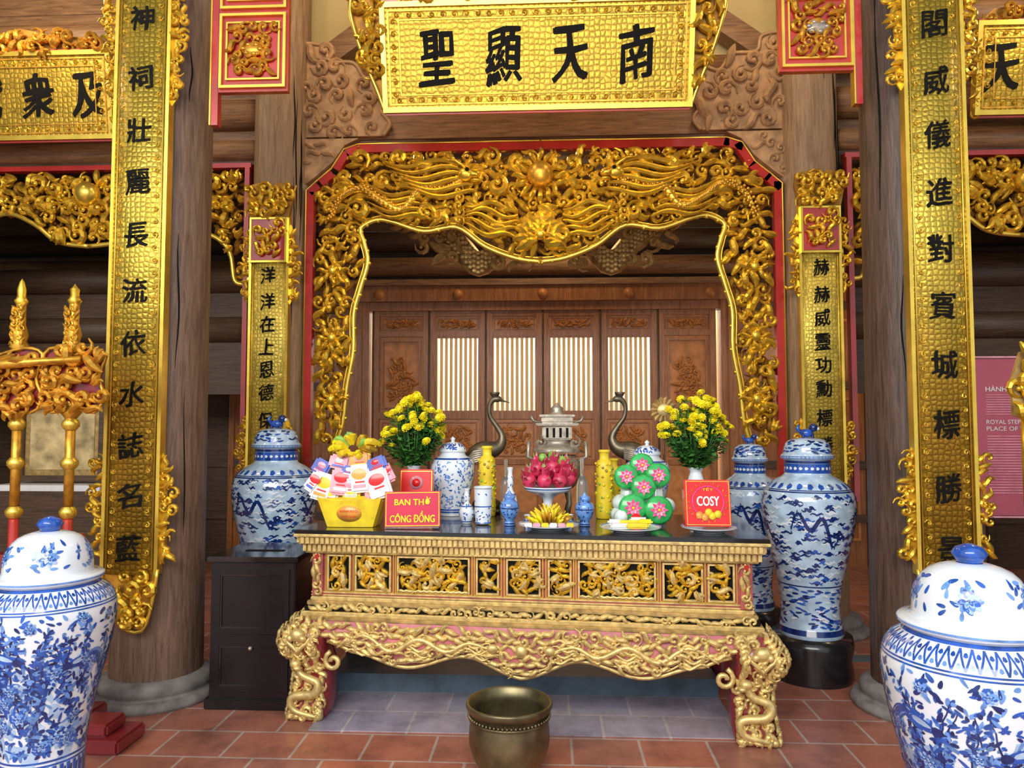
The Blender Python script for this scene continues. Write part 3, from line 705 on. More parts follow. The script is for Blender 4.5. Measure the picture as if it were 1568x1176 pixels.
def peony(mb,prof,c,a,z,r,rnd):
    R=prof_at(prof,z)
    for ring,(q,m) in enumerate(((1,BLUEW),(.8,BLUE),(.6,BLUEW),(.45,BLUE),(.3,BLUEW),(.16,BLUED))):
        k=9-ring
        for i in range(k):
            t=2*pi*i/k+ring*.4; leafw(mb,prof,*c,a+r*q*.55*math.cos(t)/R,z+r*q*.55*math.sin(t),r*q*.75,r*q*.5,t,m if i%3 else BLUEL,.002+ring*.0006)
def band(mb,pr,c,H,z,h,m,seg=56,off=.002): mb.lathe([(prof_at(pr,H*(z-h))+off,H*(z-h)),(prof_at(pr,H*(z+h))+off,H*(z+h))],*c,m,seg)
def front_vase(cx,cy,R,H,seed,face):
    pr=[(.60,0),(.65,.015),(.66,.04),(.60,.09),(.595,.2),(.63,.32),(.76,.45),(.92,.58),(1.0,.68),(.985,.73),(.90,.765),(.76,.785),(.72,.795)]
    body=sub([(R*a,H*b) for a,b in pr],3)
    lid=[(R*a,H*b) for a,b in [(.72,.795),(.79,.80),(.81,.81),(.79,.817),(.66,.822),(.645,.84),(.63,.87),(.57,.905),(.44,.935),(.25,.95),(.14,.953)]]
    lp=sub(lid,2)
    mb=MB(); mb.lathe(body,cx,cy,0,PORC,56); mb.lathe(lp,cx,cy,0,PORC,56)
    mb.lathe([(R*a,H*b) for a,b in [(.13,.952),(.15,.96),(.20,.975),(.15,.99),(.05,.998),(0,1)]],cx,cy,0,BLUE,24)
    c=(cx,cy,0); rnd=random.Random(seed)
    for z,h,m in((.045,.006,BLUE),(.255,.003,BLUE),(.268,.003,BLUE),(.728,.002,BLUE),(.736,.002,BLUE),(.789,.004,BLUE)): band(mb,body,c,H,z,h,m)
    mb.lathe([(R*.815,H*.806),(R*.815,H*.811)],cx,cy,0,BLUEL,56)
    n=44
    for i in range(n):
        a=2*pi*i/n; b=2*pi*(i+.5)/n; e=2*pi*(i+1)/n
        for l in([(a,H*.741),(b,H*.783)],[(b,H*.783),(e,H*.741)]):
            (p,q)=l; wstroke(mb,body,*c,[(p[0]+(q[0]-p[0])*t/3,p[1]+(q[1]-p[1])*t/3) for t in range(4)],.0028,BLUE,.0022)
        leafw(mb,body,*c,b,H*.751,.014,.012,pi/2,BLUEL,.0022,6); leafw(mb,body,*c,a,H*.772,.012,.012,pi/2,BLUE,.0022,6)
    for i in range(36):
        a=2*pi*i/36
        wstroke(mb,body,*c,[(a,H*.10),(a+.02,H*.17),(a,H*.25)],.006,BLUE)
        wstroke(mb,body,*c,[(a+.08,H*.12),(a+.06,H*.2),(a+.08,H*.24)],.003,BLUED)
        wstroke(mb,body,*c,[(a+.12,H*.10),(a+.12,H*.25)],.0015,BLUEL)
    for k in range(5):
        a=face+k*2*pi/5
        peony(mb,lp,c,a,H*.885,.042,rnd)
        for q in range(14): leafw(mb,lp,*c,a+rnd.uniform(-.55,.55),H*rnd.uniform(.845,.925),.028,.011,rnd.uniform(0,3),rnd.choice((BLUE,BLUEL)),.002)
    F=face
    # shoulder garland
    for b in range(26):
        a=2*pi*b/26+rnd.uniform(-.05,.05); z=H*rnd.uniform(.685,.715)
        if b%3==0: peony(mb,body,c,a,z-.004,.028,rnd)
        for q in range(7): leafw(mb,body,*c,a+rnd.uniform(-.14,.14),H*rnd.uniform(.655,.722),rnd.uniform(.018,.036),rnd.uniform(.008,.015),rnd.uniform(0,6),rnd.choice((BLUE,BLUEL,BLUED)),.002+rnd.random()*.001)
    for b in range(70):
        z=H*(.28+.30*rnd.random()**1.3); leafw(mb,body,*c,F+rnd.uniform(-1.9,1.9),z,rnd.uniform(.05,.10),rnd.uniform(.03,.05),rnd.uniform(0,6),BLUEW,.0012,12,.15)
    for b in range(22):
        a=F+rnd.uniform(-1.8,1.8); z=H*rnd.uniform(.3,.5); line=[];da=rnd.uniform(-.035,.035)
        for k in range(16):
            line.append((a,z)); a+=da+rnd.uniform(-.03,.03); z+=H*.018
            if z>H*.66: break
            for q in range(4): leafw(mb,body,*c,a+rnd.uniform(-.10,.10),z+rnd.uniform(-.02,.02),rnd.uniform(.016,.034),rnd.uniform(.007,.013),rnd.uniform(0,2*pi),rnd.choice((BLUE,BLUE,BLUEL,BLUED)),.0018+rnd.random()*.001,8)
        wstroke(mb,body,*c,line,[.0045*(1-.7*i/len(line)) for i in range(len(line))],BLUED,.0022)
    for b in range(22): peony(mb,body,c,F+rnd.uniform(-1.9,1.9),H*rnd.uniform(.32,.60),rnd.uniform(.03,.05),rnd)
    for b in range(420): leafw(mb,body,*c,F+rnd.uniform(-2,2),H*(.285+.28*rnd.random()**1.3),rnd.uniform(.016,.042),rnd.uniform(.007,.016),rnd.uniform(0,6),rnd.choice((BLUE,BLUE,BLUEL,BLUED)),.002+rnd.random()*.001,8)
    for s,q in((-1,.60),(1,.57)):
        a=F+s*.55; z=H*q
        leafw(mb,body,*c,a,z,.10,.036,.3*s,BLUE,.0034); leafw(mb,body,*c,a,z+.004,.06,.018,.3*s,BLUEW,.0038); leafw(mb,body,*c,a-s*.19,z-.012,.035,.028,0,BLUED,.0034)
        leafw(mb,body,*c,a-s*.26,z-.014,.02,.006,0,BLUED,.0036,6)
        for k in range(6): wstroke(mb,body,*c,[(a+s*.1+s*.06*t,z+.012+.004*t*(k-2)*.5-.003*t*t*.4+.012*math.sin(t*.5)) for t in range(10)],[.004*(1-.08*t) for t in range(10)],rnd.choice((BLUEL,BLUE)),.003)
    return mb.obj('blue_white_temple_jar')
front_vase(-1.925,2.9,.245,1.235,3,-1.0)
front_vase(1.335,2.35,.25,1.24,8,-2.1)
def inner_vase(cx,cy,zb,R,H,seed,face=-pi/2):
    mb=MB()
    mb.lathe([(R*.86,0),(R*.88,.02),(R*.84,zb*.5),(R*.9,zb*.8),(R*.86,zb),(0,zb)],cx,cy,0,BLACKG,40)
    pr=[(.68,0),(.70,.02),(.64,.06),(.62,.14),(.68,.24),(.80,.36),(.93,.48),(1.0,.58),(.99,.65),(.88,.70),(.68,.735),(.52,.755),(.49,.78),(.49,.83)]
    body=sub([(R*a,H*b) for a,b in pr],3)
    lid=sub([(R*a,H*b) for a,b in [(.50,.83),(.57,.835),(.57,.85),(.52,.86),(.50,.885),(.44,.915),(.30,.93),(.12,.935),(0,.936)]],2)
    mb.lathe(body,cx,cy,zb,PORCB,48); mb.lathe(lid,cx,cy,zb,PORCB,40)
    c=(cx,cy,zb); rnd=random.Random(seed)
    for z,h,m in((.03,.012,BLUED),(.79,.022,BLUE),(.245,.003,BLUED),(.82,.006,BLUED),(.685,.003,BLUED),(.693,.002,BLUED)): band(mb,body,c,H,z,h,m,48)
    for i in range(26):
        a=2*pi*i/26; leafw(mb,body,*c,a,H*.79,.022,.02,0,PORC,.004,8)
    mb.lathe([(R*.575,H*.837),(R*.575,H*.848)],cx,cy,zb,BLUE,48)
    for i in range(520):
        a=rnd.uniform(-pi,pi); z=H*rnd.uniform(.26,.67); L=rnd.uniform(.04,.09)
        m=rnd.choice((BLUE,BLUED,BLUED,BLUED)); R0=prof_at(body,z)
        if i%3==0: m=PORC
        wstroke(mb,body,*c,[(a+(t/6-.5)*L/R0,z+.006*math.sin(t*1.7+i)) for t in range(7)],[.002+rnd.uniform(.003,.007)*math.sin(pi*t/6) for t in range(7)],m,.0015+i*.000003)
        if i%3==1: leafw(mb,body,*c,a,z+.009,.028,.020,0,m,.0016+i*.000003,10,.15)
    for s in(-.15,1.5,3.0,-1.7):
        line=[(face+s-.55+.075*t,H*(.52+.045*math.sin(t*.9+s)+.04*math.sin(t*.35))) for t in range(15)]
        wstroke(mb,body,*c,smoothline(line,3),[.003+.009*math.sin(pi*t/42) for t in range(43)],BLUED,.0038)
        for t in range(15):
            for e in(-1,1): leafw(mb,body,*c,line[t][0],line[t][1]+e*.014,.018,.007,rnd.uniform(.8,2.2),BLUED,.0038,6)
            if t%4==2:
                for q in range(4): leafw(mb,body,*c,line[t][0]+.03*q-.04,line[t][1]-.035,.024,.006,-1.2+.5*q,BLUED,.0038,6)
        leafw(mb,body,*c,line[-1][0]+.04,line[-1][1]+.01,.055,.04,.3,BLUED,.004,12,.15); leafw(mb,body,*c,line[-1][0]+.05,line[-1][1]+.015,.012,.010,0,PORC,.0045,6)
    for i in range(300):
        a=rnd.uniform(-pi,pi); z=H*rnd.uniform(.05,.235); leafw(mb,body,*c,a,z,.045,.014,rnd.uniform(-.4,.4),rnd.choice((BLUE,BLUED,BLUE,PORC)),.0015+i*.000004,8)
    for i in range(24): leafw(mb,body,*c,2*pi*i/24,H*.71,.034,.034,0,BLUE,.002,10,.12)
    for i in range(90):
        leafw(mb,lid,*c,rnd.uniform(-pi,pi),H*rnd.uniform(.86,.922),.04,.011,rnd.uniform(-.3,.3),rnd.choice((BLUE,BLUED)),.002)
    z=zb+H*.935; k=R/.285
    mb.ball(cx,cy,z+.03*k,.045*k,BLUE,.035*k,.028*k); mb.ball(cx+.04*k,cy-.01,z+.065*k,.028*k,BLUED); mb.tube([(cx-.035*k,cy,z+.03*k),(cx-.06*k,cy,z+.06*k),(cx-.045*k,cy,z+.085*k)],[.012*k,.014*k,.006*k],BLUE)
    for dx in(-.03,.03): mb.tube([(cx+dx*k,cy-.02*k,z+.02*k),(cx+dx*k,cy-.025*k,z-.005)],.010*k,BLUED)
    mb.ball(cx+.065*k,cy-.015,z+.058*k,.012*k,PORC)
    return mb.obj('dragon_porcelain_jar')
inner_vase(-1.90,5.3,.30,.30,1.36,11)
inner_vase(1.73,4.92,.27,.285,1.33,12)
inner_vase(1.53,5.55,.28,.225,1.26,13)
# ---------------------------------------------------------------- donation cabinet
mb=MB()
mb.bevbox(-1.86,-1.375,4.2,4.68,.04,.82,BOXM,.006); mb.bevbox(-1.88,-1.355,4.18,4.70,.82,.85,BLACK,.006); mb.bevbox(-1.88,-1.355,4.18,4.70,0,.06,BOXM,.006)
for z0,z1 in((.10,.38),(.42,.78)): mb.frame(-1.83,-1.405,z0,z1,4.188,4.2,.03,BOXM); mb.frame(-1.80,-1.435,z0+.03,z1-.03,4.192,4.2,.008,BLACK)
mb.ball(-1.62,4.185,.34,.012,SILV); mb.box(-1.65,-1.59,4.19,4.196,.1,.12,GOLDK)
mb.box(-1.74,-1.51,4.38,4.42,.851,.853,INK)
mb.obj('donation_cabinet')
# ---------------------------------------------------------------- bronze bowl
mb=MB()
pr=sub([(0,.03),(.10,.02),(.11,0),(.12,.0),(.125,.03),(.165,.07),(.185,.14),(.185,.20),(.178,.25),(.182,.275),(.198,.295),(.200,.315),(.192,.322),(.182,.31),(.168,.27),(.172,.2),(.165,.12),(.12,.06),(0,.05)],3)
mb.lathe(pr,0,0,0,BRONZE,56)
for i in range(60): a=2*pi*i/60; mb.ball(.186*math.cos(a),.186*math.sin(a),.262,.008,BRONZE,seg=6,rings=4)
mb.lathe([(.187,.245),(.19,.25),(.187,.255)],0,0,0,BRONZE,56)
mb.obj('bronze_bowl',loc=(-.125,3.52,0))
# ---------------------------------------------------------------- weapon rack
mb=MB()
yr=3.72
for x,zt in((-2.68,2.36),(-2.395,2.33),(-2.97,2.36)):
    mb.tube([(x,yr,.12),(x,yr,1.15)],.024,RED,10); mb.tube([(x,yr,1.15),(x,yr,1.62)],.024,GOLDO,10)
    for z in(1.15,1.4,1.6): mb.lathe([(.026,-.03),(.042,-.01),(.042,.01),(.026,.03)],x,yr,z,GOLDB,14)
    mb.lathe([(.02,1.62),(.05,1.66),(.03,1.72),(.03,1.98),(.05,2.0),(.03,2.03),(.04,2.06),(.024,2.12),(.024,2.26)],x,yr,0,GOLDO,14)
    mb.lathe([(.024,2.22),(.034,2.24),(.020,2.26),(.022,2.30),(.012,zt-.02),(0,zt)],x,yr,0,GOLD,10)
    rr=random.Random(int(x*10))
    for k in range(9):
        s=(-1)**k; flame(mb,x+s*.024,2.02+.024*k,yr-.02,.026,pi/2-s*.5,rr,GOLDO)
        scroll(mb,x+s*.016,1.99+.026*k,yr-.03,.020,rr,GOLD)
for x0,x1 in((-3.1,-2.53),(-2.52,-2.2)):
    P=[(x0,1.72),(x0+.05,1.66),((x0+x1)/2,1.69),(x1-.05,1.66),(x1,1.74),(x1-.03,1.84),(x1,1.96),(x1-.1,1.99),((x0+x1)/2,1.95),(x0+.1,1.99),(x0,1.96)]
    mb.prism(P,yr-.03,yr-.01,REDD); carve(mb,P,yr-.04,.07,GOLDO,seed=int(-x0*10),depth=.03,rk=.62,cl=.3); carve(mb,P,yr-.06,.13,GOLDO,seed=int(-x0*11),depth=.03,rk=.38)
    mb.tube([(a,yr-.04,b) for a,b in smoothline(P+[P[0]],3)],.009,GOLDO,6)
mb.tube([(-3.05,yr-.09,1.74),(-2.75,yr-.1,1.9),(-2.3,yr-.08,1.93)],[.015,.028,.015],GOLDO,8)
mb.bevbox(-3.3,-2.28,yr-.05,yr+.05,.86,.94,REDD,.01); mb.bevbox(-3.3,-2.28,yr-.05,yr+.05,.3,.38,REDD,.01)
for x in(-3.25,-2.33):
    mb.bevbox(x-.035,x+.035,yr-.04,yr+.04,.1,1.0,REDD,.01); mb.ball(x,yr,1.02,.03,REDD)
    mb.bevbox(x-.06,x+.06,yr-.2,yr+.2,.06,.14,REDD,.012)
mb.bevbox(-3.35,-2.02,yr-.14,yr+.12,0,.07,REDD,.012); mb.bevbox(-3.30,-2.10,yr-.10,yr+.08,.07,.13,REDD,.012)
mb.obj('ceremonial_weapon_rack')
mb=MB(); x,y=2.37,3.72
mb.tube([(x,y,.0),(x,y,1.2)],.026,RED,10); mb.tube([(x,y,1.2),(x,y,1.64)],.026,GOLD,10)
P=[(x-.07,1.64),(x+.10,1.6),(x+.14,1.8),(x+.1,1.98),(x-.03,1.95),(x-.08,1.8)]
mb.prism(P,y-.02,y,GOLDK); carve(mb,P,y-.02,.06,GOLD,seed=4,depth=.04,rk=.75)
mb.lathe([(.1,0),(.1,.03),(.04,.05),(.03,.08)],x,y,0,RED,20)
mb.obj('ceremonial_weapon_staff')
# ---------------------------------------------------------------- poster and framed map
mb=MB(); mb.box(3.56,4.35,6.3,6.33,.86,2.14,POSTER); mb.frame(3.54,4.37,.84,2.16,6.29,6.34,.015,PPINK)
yf=lambda x,z:6.297
put(mb,'HÀNH CUNG LỖ GIANG',3.98,1.90,.66,.06,yf,WHITE,.001)
put(mb,'ROYAL STEP-OVER PALACE',3.95,1.62,.60,.035,yf,WHITE); put(mb,'PLACE OF VU LAM',3.88,1.565,.46,.035,yf,WHITE)
for i in range(9): mb.box(3.65,4.28-.07*(i%3),6.296,6.299,1.84-i*.02,1.845-i*.02,PPINK)
for i in range(22): mb.box(3.65,4.28-.05*(i%4),6.296,6.299,1.50-i*.022,1.506-i*.022,PPINK)
for x in(3.62,4.29): mb.box(x-.015,x+.015,6.34,6.37,0,2.1,WDARK)
for x in(3.62,4.29): mb.box(x-.02,x+.02,6.2,6.5,0,.03,WDARK)
mb.obj('information_poster')
mb=MB(); mb.box(-4.6,-3.86,6.4,6.45,1.12,1.78,GOLDK); mb.box(-4.52,-3.94,6.39,6.4,1.2,1.70,MAPM)
mb.frame(-4.62,-3.84,1.10,1.80,6.37,6.42,.05,WDARK); mb.box(-4.7,-3.76,6.2,6.6,1.03,1.08,WHITE); mb.bevbox(-4.75,-3.7,6.15,6.65,0,1.03,WDARK,.01)
mb.obj('framed_map_display')
# ---------------------------------------------------------------- offerings
def chrys_vase(cx,cy,seed):
    mb=MB(); rnd=random.Random(seed)
    mb.lathe(sub([(.04,0),(.045,.01),(.035,.05),(.05,.14),(.058,.2),(.04,.27),(.035,.29),(.048,.32)],3),cx,cy,TZ,PORC,24)
    for i in range(80):
        a=rnd.uniform(0,2*pi); q=math.sqrt(rnd.random()); R=.21*q; zt=.77-.20*q*q-.16*rnd.random()**1.6
        x=cx+R*math.cos(a); y=cy+R*.6*math.sin(a); z=TZ+zt
        mb.tube([(cx,cy,TZ+.28),(cx+(x-cx)*.6,cy+(y-cy)*.6,TZ+.42),(x,y,z)],.003,GREEN,4)
        for k in range(22):
            t=rnd.uniform(.05,.96); px=cx+(x-cx)*t**.6; py=cy+(y-cy)*t**.6; pz=TZ+.31+(zt-.31)*t; b=rnd.uniform(0,2*pi); L=rnd.uniform(.03,.065); w=.012
            d=Vector((math.cos(b),math.sin(b),rnd.uniform(-.5,.5))).normalized(); n=d.cross(Vector((0,0,1))).normalized()*w; n.z+=rnd.uniform(-.008,.008); p=Vector((px,py,pz))
            mb.add([p,p+d*L*.5+n,p+d*L,p+d*L*.5-n],[(0,1,2,3)],GREEN)
        if i%5==4: continue
        for f in range(1+(i%3==0)):
            fx=x+rnd.uniform(-.022,.022); fy=y+rnd.uniform(-.02,.02); fz=z+rnd.uniform(-.02,.02); mb.ball(fx,fy,fz,.012,YEL,rz=.010,seg=8,rings=5)
            tx,ty=rnd.uniform(-.6,.6),rnd.uniform(.1,1.2)
            sv=mb.M.copy(); mb.M=Matrix.Translation((fx,fy,fz))@Matrix.Rotation(ty,4,'X')@Matrix.Rotation(tx,4,'Y')
            for ring,(R1,up) in enumerate(((.028,.0),(.024,.009),(.015,.015))):
                for k in range(10):
                    b=2*pi*k/10+ring*.3; c,s_=math.cos(b),math.sin(b); w=.0055
                    mb.add([(-s_*w*.5+.004*c,c*w*.5+.004*s_,0),(R1*c-s_*w,R1*s_+c*w,up),(R1*c+s_*w,R1*s_-c*w,up),(s_*w*.5+.004*c,-c*w*.5+.004*s_,0)],[(0,1,2,3)],YEL)
            mb.M=sv
    return mb.obj('chrysanthemum_vase')
chrys_vase(-.79,4.68,1); chrys_vase(.95,4.58,2)
def ginger(cx,cy,R,H,seed):
    mb=MB(); c=(cx,cy,TZ); rnd=random.Random(seed)
    body=sub([(R*a,H*b) for a,b in [(.6,0),(.62,.03),(.75,.2),(.95,.45),(1,.6),(.9,.7),(.6,.76),(.55,.8)]],3)
    lid=sub([(R*a,H*b) for a,b in [(.56,.8),(.62,.81),(.6,.84),(.5,.88),(.3,.92),(.1,.93),(.08,.95),(.12,.97),(0,1)]],2)
    mb.lathe(body,*c,PORC,40); mb.lathe(lid,*c,PORC,30)
    for i in range(520): leafw(mb,body,*c,rnd.uniform(-pi,pi),H*rnd.uniform(.1,.7),rnd.uniform(.015,.026),.008,rnd.uniform(0,6),rnd.choice((BLUE,BLUEL,BLUEL)),.0015,8)
    for z in(.05,.72,.08): band(mb,body,c,H,z,.01,BLUE,40,.0015)
    for i in range(80): leafw(mb,lid,*c,rnd.uniform(-pi,pi),H*rnd.uniform(.84,.91),.02,.008,rnd.uniform(0,6),BLUE,.0015,8)
    mb.obj('ginger_jar')
ginger(-.555,4.78,.142,.50,1); ginger(.68,4.74,.14,.48,2)
def smallvase(cx,cy,R,H,kind,mat,deco=None):
    mb=MB(); P={'gourd':[(.6,0),(.65,.03),(.95,.2),(1,.35),(.7,.5),(.35,.6),(.45,.75),(.3,.9),(.42,1)],
     'cup':[(.6,0),(.9,.04),(.85,.1),(.95,.3),(1,.95),(1.05,1),(.95,.98),(.85,.3),(0,.2)],
     'urn':[(.55,0),(.6,.04),(.45,.12),(.8,.3),(1,.5),(.85,.66),(.5,.72),(.6,.78),(.55,.86),(.2,.92),(.15,.96),(0,1)],
     'bottle':[(.8,0),(.9,.02),(.9,.55),(.5,.68),(.3,.75),(.3,.97),(.36,1),(0,1)]}[kind]
    body=sub([(R*a,H*b) for a,b in P],3); c=(cx,cy,TZ); mb.lathe(body,*c,mat,28)
    if deco:
        rnd=random.Random(int(cx*100))
        for i in range(60): leafw(mb,body,*c,rnd.uniform(-pi,pi),H*rnd.uniform(.1,.85 if kind!='bottle' else .5),.016,.006,rnd.uniform(0,6),deco,.0012,8)
        for z in(.06,.5): band(mb,body,c,H,z,.015,deco,28,.0015)
    return mb
smallvase(-.42,4.38,.045,.20,'gourd',PORC,BLUE).obj('small_porcelain_vase')
smallvase(-.32,4.34,.052,.21,'cup',PORC,BLUE).obj('porcelain_cup')
smallvase(-.165,4.30,.055,.20,'urn',BLUEL,BLUED).obj('small_porcelain_urn')
smallvase(.265,4.30,.055,.19,'urn',BLUEL,BLUED).obj('small_porcelain_urn')
smallvase(-.17,4.48,.045,.32,'gourd',PORC,BLUE).obj('small_porcelain_vase')
smallvase(.26,4.50,.038,.38,'bottle',GLASS).obj('glass_bottle')
smallvase(-.205,4.63,.036,.36,'bottle',GLASS).obj('glass_bottle')
for x,y in((-.06,4.37),(.02,4.38),(.12,4.37),(.18,4.40)): smallvase(x,y,.024,.05,'cup',PORC,BLUE).obj('wine_cup')
def ybottle(cx,cy,H):
    mb=MB(); mb.lathe(sub([(.05,0),(.055,.02),(.055,.1),(.05,H*.5),(.052,H*.8),(.03,H*.86),(.03,H*.95),(.034,H*.96),(.034,H),(0,H)],2),cx,cy,TZ,YELP,24)
    rnd=random.Random(3)
    for i in range(90):
        a=rnd.uniform(0,2*pi); z=TZ+rnd.uniform(.03,H*.8); mb.ball(cx+.052*math.cos(a),cy+.052*math.sin(a),z,.009,rnd.choice((GOLD,YEL,YELP,GOLDK,GREENL)),seg=6,rings=4)
    mb.obj('yellow_wrapped_bottle')
ybottle(-.33,4.74,.44); ybottle(.405,4.66,.42); ybottle(.47,4.80,.36)
def crane(cx,cy,sx):
    mb=MB(); z=TZ
    mb.ball(cx,cy,z+.05,.10,BRONZED,.07,.05); mb.ball(cx+sx*.11,cy,z+.055,.028,BRONZED)
    for a in(-1,1):
        for b in(-1,1): mb.ball(cx+a*.07,cy+b*.05,z+.015,.025,BRONZED,rz=.015)
    for dy in(-.02,.02): mb.tube([(cx,cy+dy,z+.08),(cx-sx*.01,cy+dy,z+.22),(cx,cy+dy*.9,z+.36)],[.009,.008,.014],BRONZED,7)
    L=smoothline([(-.19,.28),(-.14,.34),(-.05,.40),(.03,.41),(.085,.44),(.10,.50),(.06,.57),(.02,.63),(.015,.70),(.04,.74),(.075,.745),(.10,.735),(.15,.72)],3)
    R_=smoothline([(.006,),(.03,),(.062,),(.06,),(.04,),(.025,),(.018,),(.015,),(.015,),(.020,),(.022,),(.009,),(.002,)],3)
    mb.tube([(cx+sx*a,cy,z+b) for a,b in L],[r[0] for r in R_],BRONZED,10)
    for dy in(-1,1):
        for k in range(6): mb.tube([(cx+sx*.03,cy+dy*.05,z+.42-.012*k),(cx-sx*.08,cy+dy*.06,z+.40-.014*k),(cx-sx*(.17+.01*k),cy+dy*.03,z+.31-.008*k)],[.012,.012,.002],SILV,5)
    mb.lathe([(.005,.74),(.03,.775),(.035,.79),(.0,.785)],cx+sx*.05,cy,z,BRONZED,12)
    mb.obj('bronze_crane')
crane(-.345,4.92,1); crane(.58,4.94,-1)
mb=MB(); cx,cy=.115,4.82
for a in(0.8,2.4,3.9,5.5): mb.tube([(cx+.09*math.cos(a),cy+.09*math.sin(a),TZ+.02),(cx+.11*math.cos(a),cy+.11*math.sin(a),TZ+.08),(cx+.08*math.cos(a),cy+.08*math.sin(a),TZ+.2)],[.018,.016,.025],SILV,7)
mb.lathe(sub([(0,.16),(.10,.17),(.145,.24),(.15,.31),(.12,.36),(.13,.38)],3),cx,cy,TZ,SILV,32)
mb.lathe([(.15,.40),(.155,.42),(.11,.44),(.08,.46),(.09,.48)],cx,cy,TZ,SILV,32)
mb.bevbox(cx-.095,cx+.095,cy-.07,cy+.07,TZ+.48,TZ+.57,SILV,.008)
for s in(-1,1): mb.tube([(cx+s*.13,cy,TZ+.34),(cx+s*.19,cy,TZ+.37),(cx+s*.18,cy,TZ+.47)],.014,SILV,6)
for s in(-1,1): scroll(mb,cx+s*.11,TZ+.46,cy-.06,.04,random.Random(3),SILV)
mb.bevbox(cx-.135,cx+.135,cy-.10,cy+.10,TZ+.57,TZ+.59,SILV,.006); mb.bevbox(cx-.10,cx+.10,cy-.075,cy+.075,TZ+.59,TZ+.625,SILV,.006); mb.bevbox(cx-.115,cx+.115,cy-.085,cy+.085,TZ+.625,TZ+.64,SILV,.005)
for s in(-1,1): mb.tube([(cx+s*.10,cy-.09,TZ+.585),(cx+s*.15,cy-.1,TZ+.60),(cx+s*.165,cy-.1,TZ+.63)],.009,SILV,5)
mb.lathe([(.06,.64),(.035,.66),(.045,.68),(.02,.70),(0,.72)],cx,cy,TZ,SILV,14)
for i in range(4): mb.box(cx-.07+.042*i,cx-.055+.042*i,cy-.075,cy-.068,TZ+.495,TZ+.555,INK)
mb.obj('incense_censer')
mb=MB(); cx,cy=.055,4.55
mb.lathe(sub([(.07,0),(.075,.01),(.035,.05),(.03,.12),(.06,.15),(.13,.175),(.145,.20),(.135,.20),(.06,.17),(0,.165)],3),cx,cy,TZ,PORC,36)
mb.lathe([(.137,.182),(.147,.196)],cx,cy,TZ,BLUE,36)
rnd=random.Random(4)
for i,(dx,dy,dz) in enumerate([(-.11,-.02,.24),(-.02,-.07,.24),(.07,-.05,.24),(.13,.03,.25),(-.05,.06,.25),(.05,.07,.25),(-.06,-.03,.31),(.03,-.02,.32),(.10,.0,.30)]):
    x,y,z=cx+dx,cy+dy,TZ+dz; mb.ball(x,y,z,.044,PINK,.042,.048 ,seg=14,rings=10)
    for k in range(34):
        t=rnd.uniform(.3,2.4); a=rnd.uniform(0,2*pi); n=Vector((math.sin(t)*math.cos(a),math.sin(t)*math.sin(a),math.cos(t))); p=Vector((x,y,z))+Vector((n.x*.041,n.y*.040,n.z*.046))
        q=n.cross(Vector((0,0,1))).normalized()*.014; tip=p+n*.034+Vector((0,0,.034)); mid=(p*.4+tip*.6)
        mb.add([p-q,p+q,mid+q*.5,mid-q*.5],[(0,1,2,3)],PINK); mb.add([mid-q*.5,mid+q*.5,tip],[(0,1,2)],(GREENL,PPINK,PINK)[k%3])
for dx,dz,m in((-.03,.375,GREENL),(.03,.39,GREENL),(.085,.36,GREENL)): mb.ball(cx+dx,cy-.02,TZ+dz,.028,m)
mb.obj('dragon_fruit_compote')
def plate(mb,cx,cy,R):
    mb.lathe(sub([(R*.55,0),(R*.6,.006),(R*.95,.022),(R,.028),(R*.9,.022),(R*.5,.012),(0,.011)],2),cx,cy,TZ,PORC,40); mb.lathe([(R*.96,.0275),(R*1.003,.0295)],cx,cy,TZ,BLUEL,40)
mb=MB(); cx,cy=.06,4.17; plate(mb,cx,cy,.17); rnd=random.Random(7)
for i in range(70):
    a=rnd.uniform(0,2*pi); q=rnd.random(); x=cx+.09*q*math.cos(a); y=cy+.06*q*math.sin(a)
    mb.tube([(x,y,TZ+.03),(x+.02*math.cos(a),y+.02*math.sin(a),TZ+.10-.05*q),(x+.05*math.cos(a),y+.03*math.sin(a),TZ+.14-.08*q)],[.010,.011,.004],rnd.choice((YELP,YEL,GOLDO)),6)
for i in range(6): mb.bevbox(cx-.13+.045*i,cx-.09+.045*i,cy-.12,cy-.085,TZ+.022,TZ+.045,(WHITE,PPINK,YELP)[i%3],.004)
mb.obj('yellow_fruit_plate')
mb=MB(); cx,cy=.50,4.085; plate(mb,cx,cy,.165)
for i,(dx,dy,L,m) in enumerate([(-.06,-.05,.1,WHITE),(.03,-.07,.12,YELP),(.0,.02,.13,YELP),(-.08,.03,.08,WHITE),(.08,.0,.08,YEL),(.05,.05,.1,WHITE)]):
    mb.bevbox(cx+dx-L/2,cx+dx+L/2,cy+dy-.02,cy+dy+.02,TZ+.022+.004*i,TZ+.05+.004*i,m,.01)
mb.obj('sweets_plate')
mb=MB()
def disc(x,y,z,r,m=CGREEN):
    mb.M=Matrix.Translation((x,y,z))@Matrix.Rotation(math.radians(84),4,'X')
    mb.lathe([(r*.8,-.03),(r,-.01),(r,.01),(r*.85,.022),(0,.024)],0,0,0,m,28)
    for ring,(q,n,mm) in enumerate(((.66,8,HPINK),(.46,8,PPINK),(.28,6,HPINK))):
        for k in range(n):
            a=2*pi*k/n+ring*.4; vs=[]; c,s_=math.cos(a),math.sin(a)
            for u,v in((0.0,0),(.5,.26),(1,0),(.5,-.26)): vs.append(((u*c-v*s_)*q*r,(u*s_+v*c)*q*r,.026+ring*.005+.006*u))
            mb.add(vs,[(0,1,2,3)],mm)
    mb.lathe([(.1*r,.03),(.1*r,.042),(0,.044)],0,0,0,YEL,10)
    mb.M=Matrix()
